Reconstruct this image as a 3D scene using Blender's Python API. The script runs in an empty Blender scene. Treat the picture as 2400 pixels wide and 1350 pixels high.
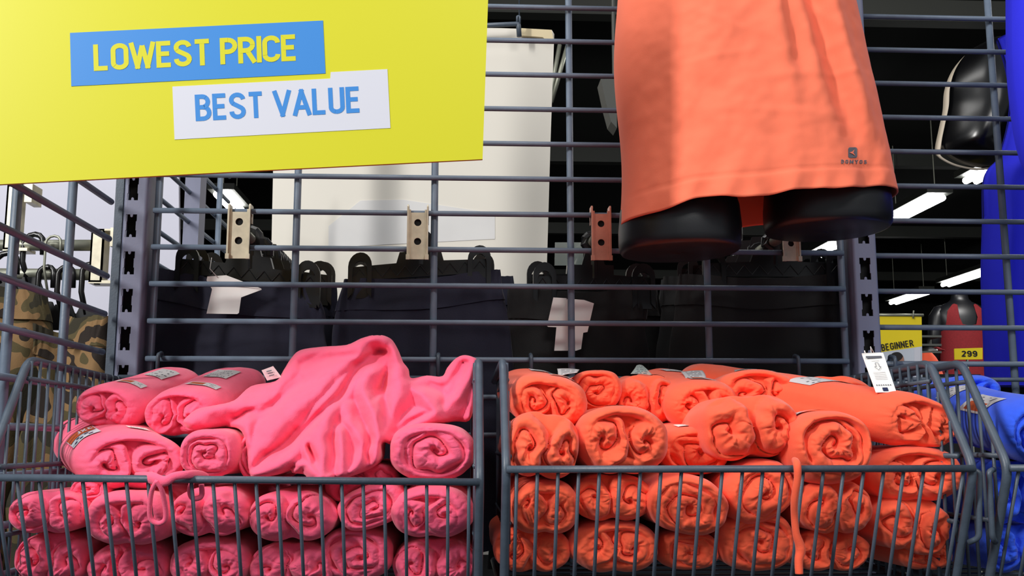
import bpy, math, random
import numpy as np
from mathutils import Vector, Matrix
from mathutils.geometry import tessellate_polygon
PI = math.pi
SC = bpy.context.scene
COL = SC.collection

# ------------------------------------------------------------------ camera
FPX = 2400.0                                   # focal length in pixels of a 2400 px wide frame
PITCH = math.atan(0.15)
YAW = math.atan(0.05 * math.cos(PITCH))        # looking slightly right
CAM = Vector((0.0, -1.40, 1.30))
cam_data = bpy.data.cameras.new('camera'); cam_data.sensor_width = 36.0; cam_data.lens = 36.0 * FPX / 2400.0
cam_data.clip_start = 0.05; cam_data.clip_end = 100
camera = bpy.data.objects.new('camera', cam_data); COL.objects.link(camera)
camera.location = CAM; camera.rotation_euler = (PI / 2 + PITCH, 0, -YAW)
SC.camera = camera
# ------------------------------------------------------------------ world, lights, exposure
world = bpy.data.worlds.new('store_air'); SC.world = world; world.use_nodes = True
bg = world.node_tree.nodes['Background']; bg.inputs[0].default_value = (0.86, 0.93, 1.0, 1); bg.inputs[1].default_value = 0.27
SC.view_settings.view_transform = 'Standard'; SC.view_settings.look = 'None'
SC.view_settings.exposure = 0.22; SC.view_settings.gamma = 1.0; SC.view_settings.use_curve_mapping = False
def area(name, loc, target, sx, sy, power, col=(1, 0.98, 0.95), spin=0.0):
    d = bpy.data.lights.new(name, 'AREA'); d.shape = 'RECTANGLE'; d.size = sx; d.size_y = sy; d.energy = power; d.color = col
    o = bpy.data.objects.new(name, d); COL.objects.link(o); o.location = loc
    q = (Vector(target) - Vector(loc)).to_track_quat('-Z', 'Y'); o.rotation_mode = 'QUATERNION'
    from mathutils import Quaternion
    o.rotation_quaternion = q @ Quaternion((0, 0, 1), spin)
    return o
area('aisle_tube_light', (-2.25, -2.25, 3.0), (0.3, -0.2, 1.35), 0.16, 1.3, 84)
area('aisle_ceiling_light', (0.9, -2.6, 3.5), (0.4, 0, 1.3), 1.6, 0.5, 36)
area('rear_fill_light', (-0.6, 0.10, 3.9), (0.1, 0.75, 1.4), 1.6, 0.3, 13)  # unseen lamp, added to light the board behind the grid
area('rear_left_light', (-1.2, -0.7, 3.2), (-1.1, 0.6, 1.3), 0.8, 0.3, 7)
area('far_aisle_light', (2.6, 1.4, 3.6), (2.2, 3.6, 1.6), 1.2, 0.3, 60)

# ------------------------------------------------------------------ helpers
_r = Vector((math.cos(YAW), -math.sin(YAW), 0))
_f = Vector((math.sin(YAW) * math.cos(PITCH), math.cos(YAW) * math.cos(PITCH), math.sin(PITCH)))
_u = _r.cross(_f)
def P(px, py, Y):
    """point on the upright plane y = Y that the photograph shows at pixel (px, py)"""
    d = _f + _r * ((px - 1200) / FPX) + _u * ((675 - py) / FPX)
    return CAM + d * ((Y - CAM.y) / d.y)
def PX(px, py, X):
    d = _f + _r * ((px - 1200) / FPX) + _u * ((675 - py) / FPX)
    return CAM + d * ((X - CAM.x) / d.x)
def PZ(px, py, Z):
    d = _f + _r * ((px - 1200) / FPX) + _u * ((675 - py) / FPX)
    return CAM + d * ((Z - CAM.z) / d.z)
def srgb(r, g, b):
    f = lambda c: (c / 12.92 if c <= 0.04045 else ((c + 0.055) / 1.055) ** 2.4)
    return (f(r / 255), f(g / 255), f(b / 255), 1)

def mat(name, col, rough=0.6, metal=0.0, emit=0.0, var=0.0, vscale=30, bump=0.0, bscale=400, sheen=0.0, col2=None, spec=0.5, alpha=1.0, coat=0.0):
    m = bpy.data.materials.new(name); m.use_nodes = True
    nt = m.node_tree; b = nt.nodes['Principled BSDF']
    b.inputs['Base Color'].default_value = col; b.inputs['Roughness'].default_value = rough; b.inputs['Metallic'].default_value = metal
    b.inputs['Specular IOR Level'].default_value = spec
    if sheen: b.inputs['Sheen Weight'].default_value = sheen; b.inputs['Sheen Roughness'].default_value = 0.5
    if coat: b.inputs['Coat Weight'].default_value = coat
    if alpha < 1: b.inputs['Alpha'].default_value = alpha
    if emit: b.inputs['Emission Color'].default_value = col; b.inputs['Emission Strength'].default_value = emit
    tc = nt.nodes.new('ShaderNodeTexCoord')
    if var:
        n = nt.nodes.new('ShaderNodeTexNoise'); n.inputs['Scale'].default_value = vscale; n.inputs['Detail'].default_value = 4
        nt.links.new(tc.outputs['Object'], n.inputs['Vector'])
        r = nt.nodes.new('ShaderNodeValToRGB')
        c2 = col2 or tuple(min(1, c * (1 - var)) for c in col[:3]) + (1,)
        r.color_ramp.elements[0].position = 0.35; r.color_ramp.elements[1].position = 0.65
        r.color_ramp.elements[0].color = c2; r.color_ramp.elements[1].color = col
        nt.links.new(n.outputs['Fac'], r.inputs['Fac']); nt.links.new(r.outputs['Color'], b.inputs['Base Color'])
    if bump:
        n = nt.nodes.new('ShaderNodeTexNoise'); n.inputs['Scale'].default_value = bscale; n.inputs['Detail'].default_value = 3
        nt.links.new(tc.outputs['Object'], n.inputs['Vector'])
        bp = nt.nodes.new('ShaderNodeBump'); bp.inputs['Strength'].default_value = bump; bp.inputs['Distance'].default_value = 0.001
        nt.links.new(n.outputs['Fac'], bp.inputs['Height']); nt.links.new(bp.outputs['Normal'], b.inputs['Normal'])
    return m

M = {}
M['wire'] = mat('grey_powder_coat', srgb(106, 120, 138), 0.45, 0.0, var=0.12, vscale=60, bump=0.15)
M['basket'] = mat('blue_grey_powder_coat', srgb(76, 88, 102), 0.42, var=0.15, vscale=80, bump=0.15)
M['post'] = mat('slate_post_paint', srgb(118, 122, 146), 0.5, var=0.06, vscale=12, bump=0.1)
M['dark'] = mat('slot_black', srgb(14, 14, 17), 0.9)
M['zinc'] = mat('zinc_plate', srgb(222, 214, 190), 0.42, 0.3, var=0.2, vscale=70)
M['copper'] = mat('coppery_plate', srgb(222, 150, 128), 0.36, 0.5, var=0.2, vscale=50)
M['rod'] = mat('galvanised_rod', srgb(150, 152, 138), 0.4, 0.5, var=0.2, vscale=40)
M['plastic'] = mat('black_plastic', srgb(18, 18, 20), 0.28)
M['navy'] = mat('navy_cloth', srgb(15, 16, 42), 0.85, sheen=0.15, var=0.2, vscale=15, bump=0.3, bscale=700)
M['black'] = mat('black_cloth', srgb(14, 14, 16), 0.85, sheen=0.1, var=0.2, vscale=15, bump=0.3, bscale=700)
M['manq'] = mat('satin_black_form', srgb(20, 21, 25), 0.38, bump=0.06, bscale=500)
M['gloss'] = mat('gloss_black_form', srgb(8, 8, 10), 0.24)
M['rim'] = mat('ivory_rim', srgb(205, 192, 172), 0.5)
M['pink'] = mat('pink_fleece', srgb(255, 96, 134), 0.9, sheen=0.25, var=0.06, vscale=90, bump=0.35, bscale=900)
M['orange'] = mat('orange_fleece', srgb(255, 98, 62), 0.85, sheen=0.2, var=0.05, vscale=90, bump=0.2, bscale=900)
M['blue'] = mat('blue_fleece', srgb(42, 92, 240), 0.88, sheen=0.2, var=0.08, vscale=90, bump=0.3, bscale=900)
M['royal'] = mat('royal_blue_knit', srgb(36, 40, 236), 0.8, var=0.06, vscale=20, bump=0.15, bscale=900)
M['tee'] = mat('coral_jersey', srgb(255, 124, 90), 0.85, sheen=0.1, var=0.03, vscale=25, bump=0.15, bscale=1200)
M['sign'] = mat('sign_yellow', srgb(212, 208, 20), 0.45)
M['signedge'] = mat('sign_board_edge', srgb(196, 168, 60), 0.7)
M['sblue'] = mat('print_blue', srgb(52, 134, 212), 0.45)
M['swhite'] = mat('print_white', srgb(212, 213, 224), 0.5)
M['paper'] = mat('white_card', srgb(246, 244, 240), 0.6)
M['label'] = mat('silver_label', srgb(212, 208, 210), 0.4)
M['print'] = mat('grey_print', srgb(96, 96, 104), 0.6)
M['brown'] = mat('rust_print', srgb(186, 84, 44), 0.5)
M['navyprint'] = mat('navy_print', srgb(30, 38, 78), 0.5)
M['cream'] = mat('cream_board', srgb(224, 219, 208), 0.65, var=0.05, vscale=1.6)
M['creamedge'] = mat('cream_board_edge', srgb(214, 198, 160), 0.7)
M['pale'] = mat('pale_lilac_board', srgb(205, 205, 220), 0.6, var=0.05, vscale=3)
M['camo'] = None
M['red'] = mat('red_knit', srgb(128, 18, 26), 0.85, bump=0.3, bscale=500, var=0.2, vscale=160)
M['tagyellow'] = mat('tag_yellow', srgb(240, 214, 24), 0.5)
M['ink'] = mat('black_ink', srgb(24, 22, 24), 0.6)
M['hair'] = mat('dark_hair_print', srgb(28, 24, 26), 0.6)
M['skin'] = mat('skin_print', srgb(166, 118, 98), 0.6)
M['photo'] = mat('photo_pale', srgb(205, 212, 224), 0.6, var=0.15, vscale=8)
M['lamp'] = mat('lamp_white', (1, 1, 0.97, 1), 0.5, emit=14)
M['lampbox'] = mat('lamp_tray', srgb(60, 62, 58), 0.6)
M['ceiling'] = mat('dark_ceiling', srgb(26, 29, 26), 0.9, var=0.3, vscale=0.8)
M['wall'] = mat('dark_wall', srgb(24, 26, 26), 0.9)
M['floor'] = mat('dark_floor', srgb(56, 56, 60), 0.6, var=0.1, vscale=4)
M['clear'] = mat('clear_size_marker', srgb(190, 205, 200), 0.2, alpha=0.45)
def camo():
    m = mat('camouflage_cotton', (0.1, 0.1, 0.05, 1), 0.9, bump=0.3, bscale=500)
    nt = m.node_tree; b = nt.nodes['Principled BSDF']; tc = nt.nodes.new('ShaderNodeTexCoord')
    n = nt.nodes.new('ShaderNodeTexNoise'); n.inputs['Scale'].default_value = 16; n.inputs['Detail'].default_value = 1.5
    r = nt.nodes.new('ShaderNodeValToRGB'); r.color_ramp.interpolation = 'CONSTANT'
    e = r.color_ramp.elements; e[0].color = srgb(44, 40, 26); e[1].position = 0.46; e[1].color = srgb(80, 70, 42)
    e2 = e.new(0.54); e2.color = srgb(134, 104, 68); e3 = e.new(0.62); e3.color = srgb(36, 26, 20)
    nt.links.new(tc.outputs['Object'], n.inputs['Vector']); nt.links.new(n.outputs['Fac'], r.inputs['Fac']); nt.links.new(r.outputs['Color'], b.inputs['Base Color'])
    return m
M['camo'] = camo()

def link(name, me, parent=None, smooth=False):
    o = bpy.data.objects.new(name, me); COL.objects.link(o)
    if smooth:
        me.polygons.foreach_set('use_smooth', np.ones(len(me.polygons), dtype=bool))
    if parent is not None: attach(o, parent)
    return o
def attach(o, parent):
    o.parent = parent
    pm = Matrix.Translation(parent.location) if parent.parent is None else (Matrix.Translation(parent.parent.location) @ Matrix.Translation(parent.location))
    # vertices are stored about a local origin, so put the part's own origin relative to its thing
    pl = parent['_w'] if '_w' in parent else parent.location
    w = Vector(o.location); o['_w'] = tuple(w); o.location = w - Vector(pl)
def obj(name, verts, faces, m, parent=None, smooth=True, midx=None, origin=None):
    """mesh from world-space vertices; its origin is put at the middle of its foot"""
    v = np.asarray(verts, dtype=float)
    if origin is None:
        lo, hi = v.min(0), v.max(0); origin = Vector(((lo[0] + hi[0]) / 2, (lo[1] + hi[1]) / 2, lo[2]))
    me = bpy.data.meshes.new(name)
    me.from_pydata([tuple(x) for x in (v - np.array(origin))], [], faces)
    for mm in (m if isinstance(m, (list, tuple)) else [m]): me.materials.append(mm)
    if midx is not None: me.polygons.foreach_set('material_index', np.asarray(midx, dtype=np.int32))
    me.validate(); me.update()
    o = bpy.data.objects.new(name, me); COL.objects.link(o); o.location = origin; o['_w'] = tuple(origin)
    if smooth: me.polygons.foreach_set('use_smooth', np.ones(len(me.polygons), dtype=bool))
    if parent is not None: attach(o, parent)
    return o
def tag(o, label, cat=None, group=None, kind=None):
    if label: o['label'] = label
    if cat: o['category'] = cat
    if group: o['group'] = group
    if kind: o['kind'] = kind
    return o
def thing(name, loc, label, cat, group=None):
    o = bpy.data.objects.new(name, None); COL.objects.link(o); o.location = loc; o.empty_display_size = 0.02
    o['_w'] = tuple(loc)
    return tag(o, label, cat, group)
def catmull(pts, n=8, closed=False):
    pts = [np.array(p, float) for p in pts]; out = []
    N = len(pts); rng = range(N if closed else N - 1)
    for i in rng:
        if closed: p0, p1, p2, p3 = pts[(i - 1) % N], pts[i], pts[(i + 1) % N], pts[(i + 2) % N]
        else: p0, p1, p2, p3 = pts[max(i - 1, 0)], pts[i], pts[i + 1], pts[min(i + 2, N - 1)]
        for k in range(n):
            t = k / n; out.append(0.5 * ((2 * p1) + (-p0 + p2) * t + (2 * p0 - 5 * p1 + 4 * p2 - p3) * t * t + (-p0 + 3 * p1 - 3 * p2 + p3) * t ** 3))
    if not closed: out.append(pts[-1])
    return out
def fillet(pts, rad, n=5):
    pts = [Vector(p) for p in pts]; out = [pts[0]]
    for i in range(1, len(pts) - 1):
        a, b, c = pts[i - 1], pts[i], pts[i + 1]
        r = min(rad, (a - b).length * 0.45, (c - b).length * 0.45)
        p = b + (a - b).normalized() * r; q = b + (c - b).normalized() * r
        for k in range(n + 1):
            t = k / n; out.append(p * (1 - t) ** 2 + b * 2 * t * (1 - t) + q * t * t)
    out.append(pts[-1]); return out
def tube_data(pts, r, n=8, base=0, cap=True, flat=1.0):
    pts = [Vector(p) for p in pts]; V = []; F = []
    t0 = (pts[1] - pts[0]).normalized()
    nrm = t0.orthogonal().normalized()
    if abs(t0.z) < 0.9: nrm = (Vector((0, 0, 1)) - t0 * t0.z).normalized()
    for i, p in enumerate(pts):
        t = (pts[min(i + 1, len(pts) - 1)] - pts[max(i - 1, 0)]).normalized()
        nrm = (nrm - t * nrm.dot(t)).normalized(); bi = t.cross(nrm)
        rr = r[i] if isinstance(r, (list, tuple)) else r
        for k in range(n):
            a = 2 * PI * k / n; V.append(p + nrm * (math.cos(a) * rr) + bi * (math.sin(a) * rr * flat))
    for i in range(len(pts) - 1):
        for k in range(n):
            F.append((base + i * n + k, base + i * n + (k + 1) % n, base + (i + 1) * n + (k + 1) % n, base + (i + 1) * n + k))
    if cap:
        F.append(tuple(base + k for k in reversed(range(n)))); e = base + (len(pts) - 1) * n
        F.append(tuple(e + k for k in range(n)))
    return V, F
def tube(name, pts, r, m, parent=None, n=8, flat=1.0):
    V, F = tube_data(pts, r, n, flat=flat); return obj(name, V, F, m, parent)
class MB:
    def __init__(s): s.V = []; s.F = []; s.I = []
    def add(s, V, F, mi=0):
        b = len(s.V); s.V += [tuple(v) for v in V]; s.F += [tuple(i + b for i in f) for f in F]; s.I += [mi] * len(F); return s
    def tube(s, pts, r, n=8, mi=0, flat=1.0):
        V, F = tube_data(pts, r, n, flat=flat); return s.add(V, F, mi)
    def box(s, lo, hi, mi=0):
        x0, y0, z0 = lo; x1, y1, z1 = hi
        V = [(x0, y0, z0), (x1, y0, z0), (x1, y1, z0), (x0, y1, z0), (x0, y0, z1), (x1, y0, z1), (x1, y1, z1), (x0, y1, z1)]
        return s.add(V, [(0, 3, 2, 1), (4, 5, 6, 7), (0, 1, 5, 4), (1, 2, 6, 5), (2, 3, 7, 6), (3, 0, 4, 7)], mi)
    def slab(s, pts, off, mi=0, edge=None):
        """pts front outline (world), off = vector to the back"""
        pts = [Vector(p) for p in pts]; n = len(pts); off = Vector(off)
        tri = tessellate_polygon([pts]); V = pts + [p + off for p in pts]
        F = [tuple(t) for t in tri] + [tuple(i + n for i in reversed(t)) for t in tri]
        s.add(V, F, mi); s.add(V, [(i, (i + 1) % n, (i + 1) % n + n, i + n) for i in range(n)], mi if edge is None else edge); return s
    def build(s, name, m, parent=None, smooth=False): return obj(name, s.V, s.F, m, parent, smooth, s.I)

# ---- value noise
def _hash(ix, iy, iz, seed):
    h = (ix * 374761393 + iy * 668265263 + iz * 2147483647 + seed * 1442695041).astype(np.int64) & 0xffffffff
    h = ((h ^ (h >> 13)) * 1274126177) & 0xffffffff
    h = ((h ^ (h >> 16)) * 2246822519) & 0xffffffff
    return ((h ^ (h >> 15)) & 0xffff) / 65535.0
def vn(x, y, z, seed=0):
    x, y, z = np.broadcast_arrays(np.asarray(x, float), np.asarray(y, float), np.asarray(z, float))
    ix, iy, iz = np.floor(x).astype(np.int64), np.floor(y).astype(np.int64), np.floor(z).astype(np.int64)
    fx, fy, fz = x - ix, y - iy, z - iz
    fx, fy, fz = fx * fx * (3 - 2 * fx), fy * fy * (3 - 2 * fy), fz * fz * (3 - 2 * fz)
    r = 0
    for a in (0, 1):
        for b in (0, 1):
            for c in (0, 1):
                w = (fx if a else 1 - fx) * (fy if b else 1 - fy) * (fz if c else 1 - fz)
                r = r + w * _hash(ix + a, iy + b, iz + c, seed)
    return r * 2 - 1
def fbm(x, y, z, seed=0, o=3):
    r = 0; a = 1; f = 1
    for i in range(o): r = r + a * vn(x * f, y * f, z * f, seed + i * 17); a *= 0.5; f *= 2.03
    return r
def grid_faces(nu, nv, closed=False, base=0):
    F = []
    for i in range(nu - 1):
        for j in range(nv if closed else nv - 1):
            j2 = (j + 1) % nv
            F.append((base + i * nv + j, base + i * nv + j2, base + (i + 1) * nv + j2, base + (i + 1) * nv + j))
    return F

# ---- lettering: stroke glyphs on a unit-high box
def arc(cx, cy, rx, ry, a0, a1, n=10):
    return [(cx + rx * math.cos(math.radians(a0 + (a1 - a0) * i / n)), cy + ry * math.sin(math.radians(a0 + (a1 - a0) * i / n))) for i in range(n + 1)]
W_ = 0.38
GL = {
 'L': (0.34, [[(0, 1), (0, 0), (.34, 0)]]),
 'O': (W_, [arc(.19, .78, .19, .22, 0, 180) + arc(.19, .22, .19, .22, 180, 360) + [(.38, .78)]]),
 'W': (0.62, [[(0, 1), (.16, 0), (.31, .95), (.46, 0), (.62, 1)]]),
 'E': (0.35, [[(.35, 1), (0, 1), (0, 0), (.35, 0)], [(0, .52), (.31, .52)]]),
 'S': (W_, [arc(.19, .77, .19, .23, 5, 225, 12) + [(.27, .44)] + arc(.19, .23, .19, .23, 50, -185, 12)]),
 'T': (0.42, [[(0, 1), (.42, 1)], [(.21, 1), (.21, 0)]]),
 'P': (0.36, [[(0, 0), (0, 1), (.16, 1)] + arc(.16, .73, .21, .27, 90, -90) + [(0, .46)]]),
 'R': (0.38, [[(0, 0), (0, 1), (.16, 1)] + arc(.16, .74, .2, .26, 90, -90) + [(0, .48)], [(.19, .48), (.38, 0)]]),
 'I': (0.0, [[(0, 1), (0, 0)]]),
 'C': (W_, [arc(.19, .78, .19, .22, -5, 180) + arc(.19, .22, .19, .22, 180, 365)]),
 'B': (0.37, [[(0, 0), (0, 1), (.16, 1)] + arc(.16, .76, .18, .24, 90, -90) + [(0, .52)], [(.16, .52)] + arc(.18, .26, .19, .26, 90, -90) + [(0, 0)]]),
 'V': (0.44, [[(0, 1), (.22, 0), (.44, 1)]]),
 'A': (0.44, [[(0, 0), (.22, 1), (.44, 0)], [(.09, .28), (.35, .28)]]),
 'U': (0.37, [[(0, 1), (0, .22)] + arc(.185, .2, .185, .2, 180, 360) + [(.37, 1)]]),
 'G': (W_, [arc(.19, .78, .19, .22, 0, 180) + arc(.19, .22, .19, .22, 180, 360) + [(.38, .5), (.2, .5)]]),
 'N': (0.38, [[(0, 0), (0, 1), (.38, 0), (.38, 1)]]),
 'D': (0.38, [[(0, 0), (0, 1), (.14, 1)] + arc(.14, .5, .24, .5, 90, -90) + [(0, 0)]]),
 'M': (0.56, [[(0, 0), (0, 1), (.28, .1), (.56, 1), (.56, 0)]]),
 'Y': (0.44, [[(0, 1), (.22, .5), (.44, 1)], [(.22, .5), (.22, 0)]]),
 'X': (0.42, [[(0, 0), (.42, 1)], [(0, 1), (.42, 0)]]),
 '2': (0.42, [arc(.21, .76, .21, .24, 165, -35, 10) + [(0, 0), (.42, 0)]]),
 '9': (0.42, [arc(.21, .72, .21, .28, 0, 360, 16), [(.42, .72)] + arc(.21, .26, .21, .26, 0, -160, 8)]),
 '3': (0.4, [arc(.2, .76, .2, .24, 160, -90, 10), arc(.2, .26, .2, .26, 90, -160, 10)]),
}
def strokes(text, t, gap=0.13, space=0.26, ws=1.0):
    """flat quads of a line of text, cap height 1; returns quads and total width"""
    Q = []; x = t / 2; layer = 0
    for ch in text:
        if ch == ' ': x += space; continue
        w, ls = GL[ch]
        for l in ls:
            pts = [Vector((x + a * ws, t / 2 + b * (1 - t))) for a, b in l]
            pts = [p for i, p in enumerate(pts) if i == 0 or (p - pts[i - 1]).length > 1e-5]
            closed = (pts[0] - pts[-1]).length < 1e-3
            runs = [[pts[0]]]
            for i in range(1, len(pts)):
                runs[-1].append(pts[i])
                if i < len(pts) - 1:
                    d1 = (pts[i] - pts[i - 1]).normalized(); d2 = (pts[i + 1] - pts[i]).normalized()
                    if d1.dot(d2) < -0.3: runs.append([pts[i]])
            for pr in runs:
                layer += 1; loop = closed and len(runs) == 1
                if loop: pr = pr[:-1]
                else:
                    for e, f in ((0, 1), (-1, -2)):
                        d = (pr[e] - pr[f]).normalized()
                        if abs(d.y) > 0.75 and (pr[e].y < t * 0.6 or pr[e].y > 1 - t * 0.6): pr[e] = pr[e] + d * (t / 2) * 0.99
                n = len(pr); L = []; R = []
                for i, p in enumerate(pr):
                    a = pr[(i - 1) % n] if (loop or i > 0) else None; b = pr[(i + 1) % n] if (loop or i < n - 1) else None
                    d1 = (p - a).normalized() if a is not None else None; d2 = (b - p).normalized() if b is not None else None
                    if d1 is None: d1 = d2
                    if d2 is None: d2 = d1
                    n1 = Vector((-d1.y, d1.x)); n2 = Vector((-d2.y, d2.x)); m = (n1 + n2).normalized()
                    k = (t / 2) / max(0.6, m.dot(n1)); L.append(p + m * k); R.append(p - m * k)
                for i in range(n if loop else n - 1):
                    j = (i + 1) % n; Q.append((R[i], R[j], L[j], L[i], layer))
        x += w * ws + t + gap
    return Q, x - gap - t / 2
def lettering(name, text, t, place, m, parent, gap=0.13, space=0.26, wide=None):
    """place(u, v) -> world point, u and v from 0 to 1 along the line and up the cap height"""
    Q, W = strokes(text, t, gap, space, wide or 1.0); V = []; F = []
    for qi, q in enumerate(Q):
        b = len(V); off = Vector((0, -0.00002 * ((qi + 3 * q[4]) % 7), 0))
        V += [Vector(place(p.x / W, p.y)) + off for p in q[:4]]; F.append((b, b + 1, b + 2, b + 3))
    return obj(name, V, F, m, parent, False)

# ------------------------------------------------------------------ the building
def plane_struct(name, lo, hi, m):
    o = MB().box(lo, hi).build(name, m); o['kind'] = 'structure'; return o
plane_struct('floor', (-6, -4, -0.1), (12, 20, 0), M['floor'])
plane_struct('ceiling', (-6, 0.3, 4.25), (12, 20, 4.35), M['ceiling'])
plane_struct('wall_back', (-6, 20, 0), (12, 20.1, 4.35), M['wall'])
plane_struct('wall_left', (-6.1, -4, 0), (-6, 20, 4.35), M['wall'])
plane_struct('wall_right', (12, -4, 0), (12.1, 20, 4.35), M['wall'])
# roof beams seen faintly above
for i, (y, z) in enumerate([(5.0, 4.1), (8.6, 4.1), (12.2, 4.1), (16, 4.1)]):
    b = MB().box((-6, y, z), (12, y + 0.12, 4.25)).build('trim_%d' % (i + 1), M['lampbox']); b['kind'] = 'structure'

def fluoro(a, b, label, zc):
    A = PZ(a[0], a[1], zc); B = PZ(b[0], b[1], zc); B = Vector((A.x * 0.5 + B.x * 0.5, B.y, zc)); A = Vector((B.x, A.y, zc))
    t = thing('ceiling_lamp', A.lerp(B, 0.5), label, 'lamp', 'fluorescent ceiling lamps')
    r = 0.03
    obj_t = MB()
    for s in (-0.045, 0.045): obj_t.tube([A + Vector((s, 0, 0)), B + Vector((s, 0, 0))], r, 10)
    obj_t.build('tube', M['lamp'], t, True)
    lo = (A.x - 0.12, min(A.y, B.y) - 0.05, zc + 0.035); hi = (A.x + 0.12, max(A.y, B.y) + 0.05, zc + 0.09)
    MB().box(lo, hi).build('tray', M['lampbox'], t)
    MB().tube([Vector((A.x, lo[1] + 0.1, hi[2])), Vector((A.x, lo[1] + 0.1, 4.25))], 0.006).tube([Vector((A.x, hi[1] - 0.1, hi[2])), Vector((A.x, hi[1] - 0.1, 4.25))], 0.006).build('suspension_wire', M['rod'], t)
ZL = 3.5
fluoro((2095, 515), (2200, 463), 'bright tube lamp beside the right hip of the black form', ZL)
fluoro((2235, 668), (2325, 626), 'tube lamp touching the edge of the blue garment above the red top', ZL)
fluoro((2093, 710), (2170, 686), 'tube lamp just above the yellow beginner sign', ZL)
fluoro((1920, 598), (1960, 574), 'small tube lamp left of the right slotted post', ZL)
fluoro((2286, 424), (2315, 398), 'small tube lamp under the glossy black half form', ZL)
fluoro((512, 455), (562, 492), 'tube lamp seen under the yellow sign above the left bracket', ZL)

# ------------------------------------------------------------------ grid panels and posts
def wire(name, a, b, r, m, parent, n=10): return tube(name, [a, b], r, m, parent, n)
ZB = [P(1000, y, 0).z for y in (843, 757, 672, 588, 505, 421, 340, 257, 176, 95, 12)]
dz = (ZB[-1] - ZB[0]) / 10
ZB = [ZB[0] + dz * k for k in range(12)]
gp = thing('wire_grid_panel', (P(1160, 700, 0.0).x, 0, 1.05), 'grey wire grid panel between the two slotted posts, behind the shirt', 'grid panel')
xl, xr = P(349, 700, 0).x, P(1982, 700, 0).x
for z in ZB: wire('horizontal_wire', (xl, 0, z), (xr, 0, z), 0.0038, M['wire'], gp)
for k in range(1, 3): wire('horizontal_wire', (xl, 0, ZB[0] - k * dz), (xr, 0, ZB[0] - k * dz), 0.0038, M['wire'], gp)
for px in (364, 692, 1017, 1338, 1657, 1972):
    x = P(px, 620, 0.008).x; wire('vertical_wire', (x, 0.0088, 1.05), (x, 0.0088, ZB[-1] + 0.01), 0.005, M['wire'], gp)
gr = thing('wire_grid_panel', (0.75, 0, 1.05), 'grey wire grid panel right of the right slotted post', 'grid panel')
for k in range(-2, 12):
    z = ZB[0] - 0.003 + dz * k; wire('horizontal_wire', (P(2040, 700, 0).x, 0.001, z), (P(2640, 700, 0).x, 0.001, z), 0.0038, M['wire'], gr)
for px in (2352, 2600):
    x = P(px, 500, 0.008).x; wire('vertical_wire', (x, 0.0098, 1.05), (x, 0.0098, ZB[-1] + 0.01), 0.005, M['wire'], gr)
# side panel, square to the wall on the left
XS = -0.478
gs = thing('wire_grid_panel', (XS, -0.2, 1.05), 'wire grid panel square to the front, at the left edge above the pink basket', 'grid panel')
zs0 = PX(0, 765, XS).z; ds = 0.0512
for k in range(-6, 8):
    wire('horizontal_wire', (XS, -0.405, zs0 + ds * k), (XS, -0.012, zs0 + ds * k), 0.0042, M['wire'], gs)
for px in (50, 178):
    y = PX(px, 600, XS).y; wire('vertical_wire', (XS - 0.009, y, 1.0), (XS - 0.009, y, zs0 + 7.3 * ds), 0.0056, M['wire'], gs)
gb = thing('wire_grid_panel', (XS, 0.3, 1.0), 'wire grid panel running back from the left slotted post', 'grid panel')
for k in range(-2, 9):
    wire('horizontal_wire', (XS + 0.012, 0.06, zs0 + ds * k - 0.004), (XS + 0.012, 0.62, zs0 + ds * k - 0.004), 0.0038, M['wire'], gb)
for px in (428, 487):
    y = PX(px, 520, XS).y; wire('vertical_wire', (XS + 0.02, y, 1.0), (XS + 0.02, y, zs0 + 9 * ds), 0.0052, M['wire'], gb)

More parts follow.
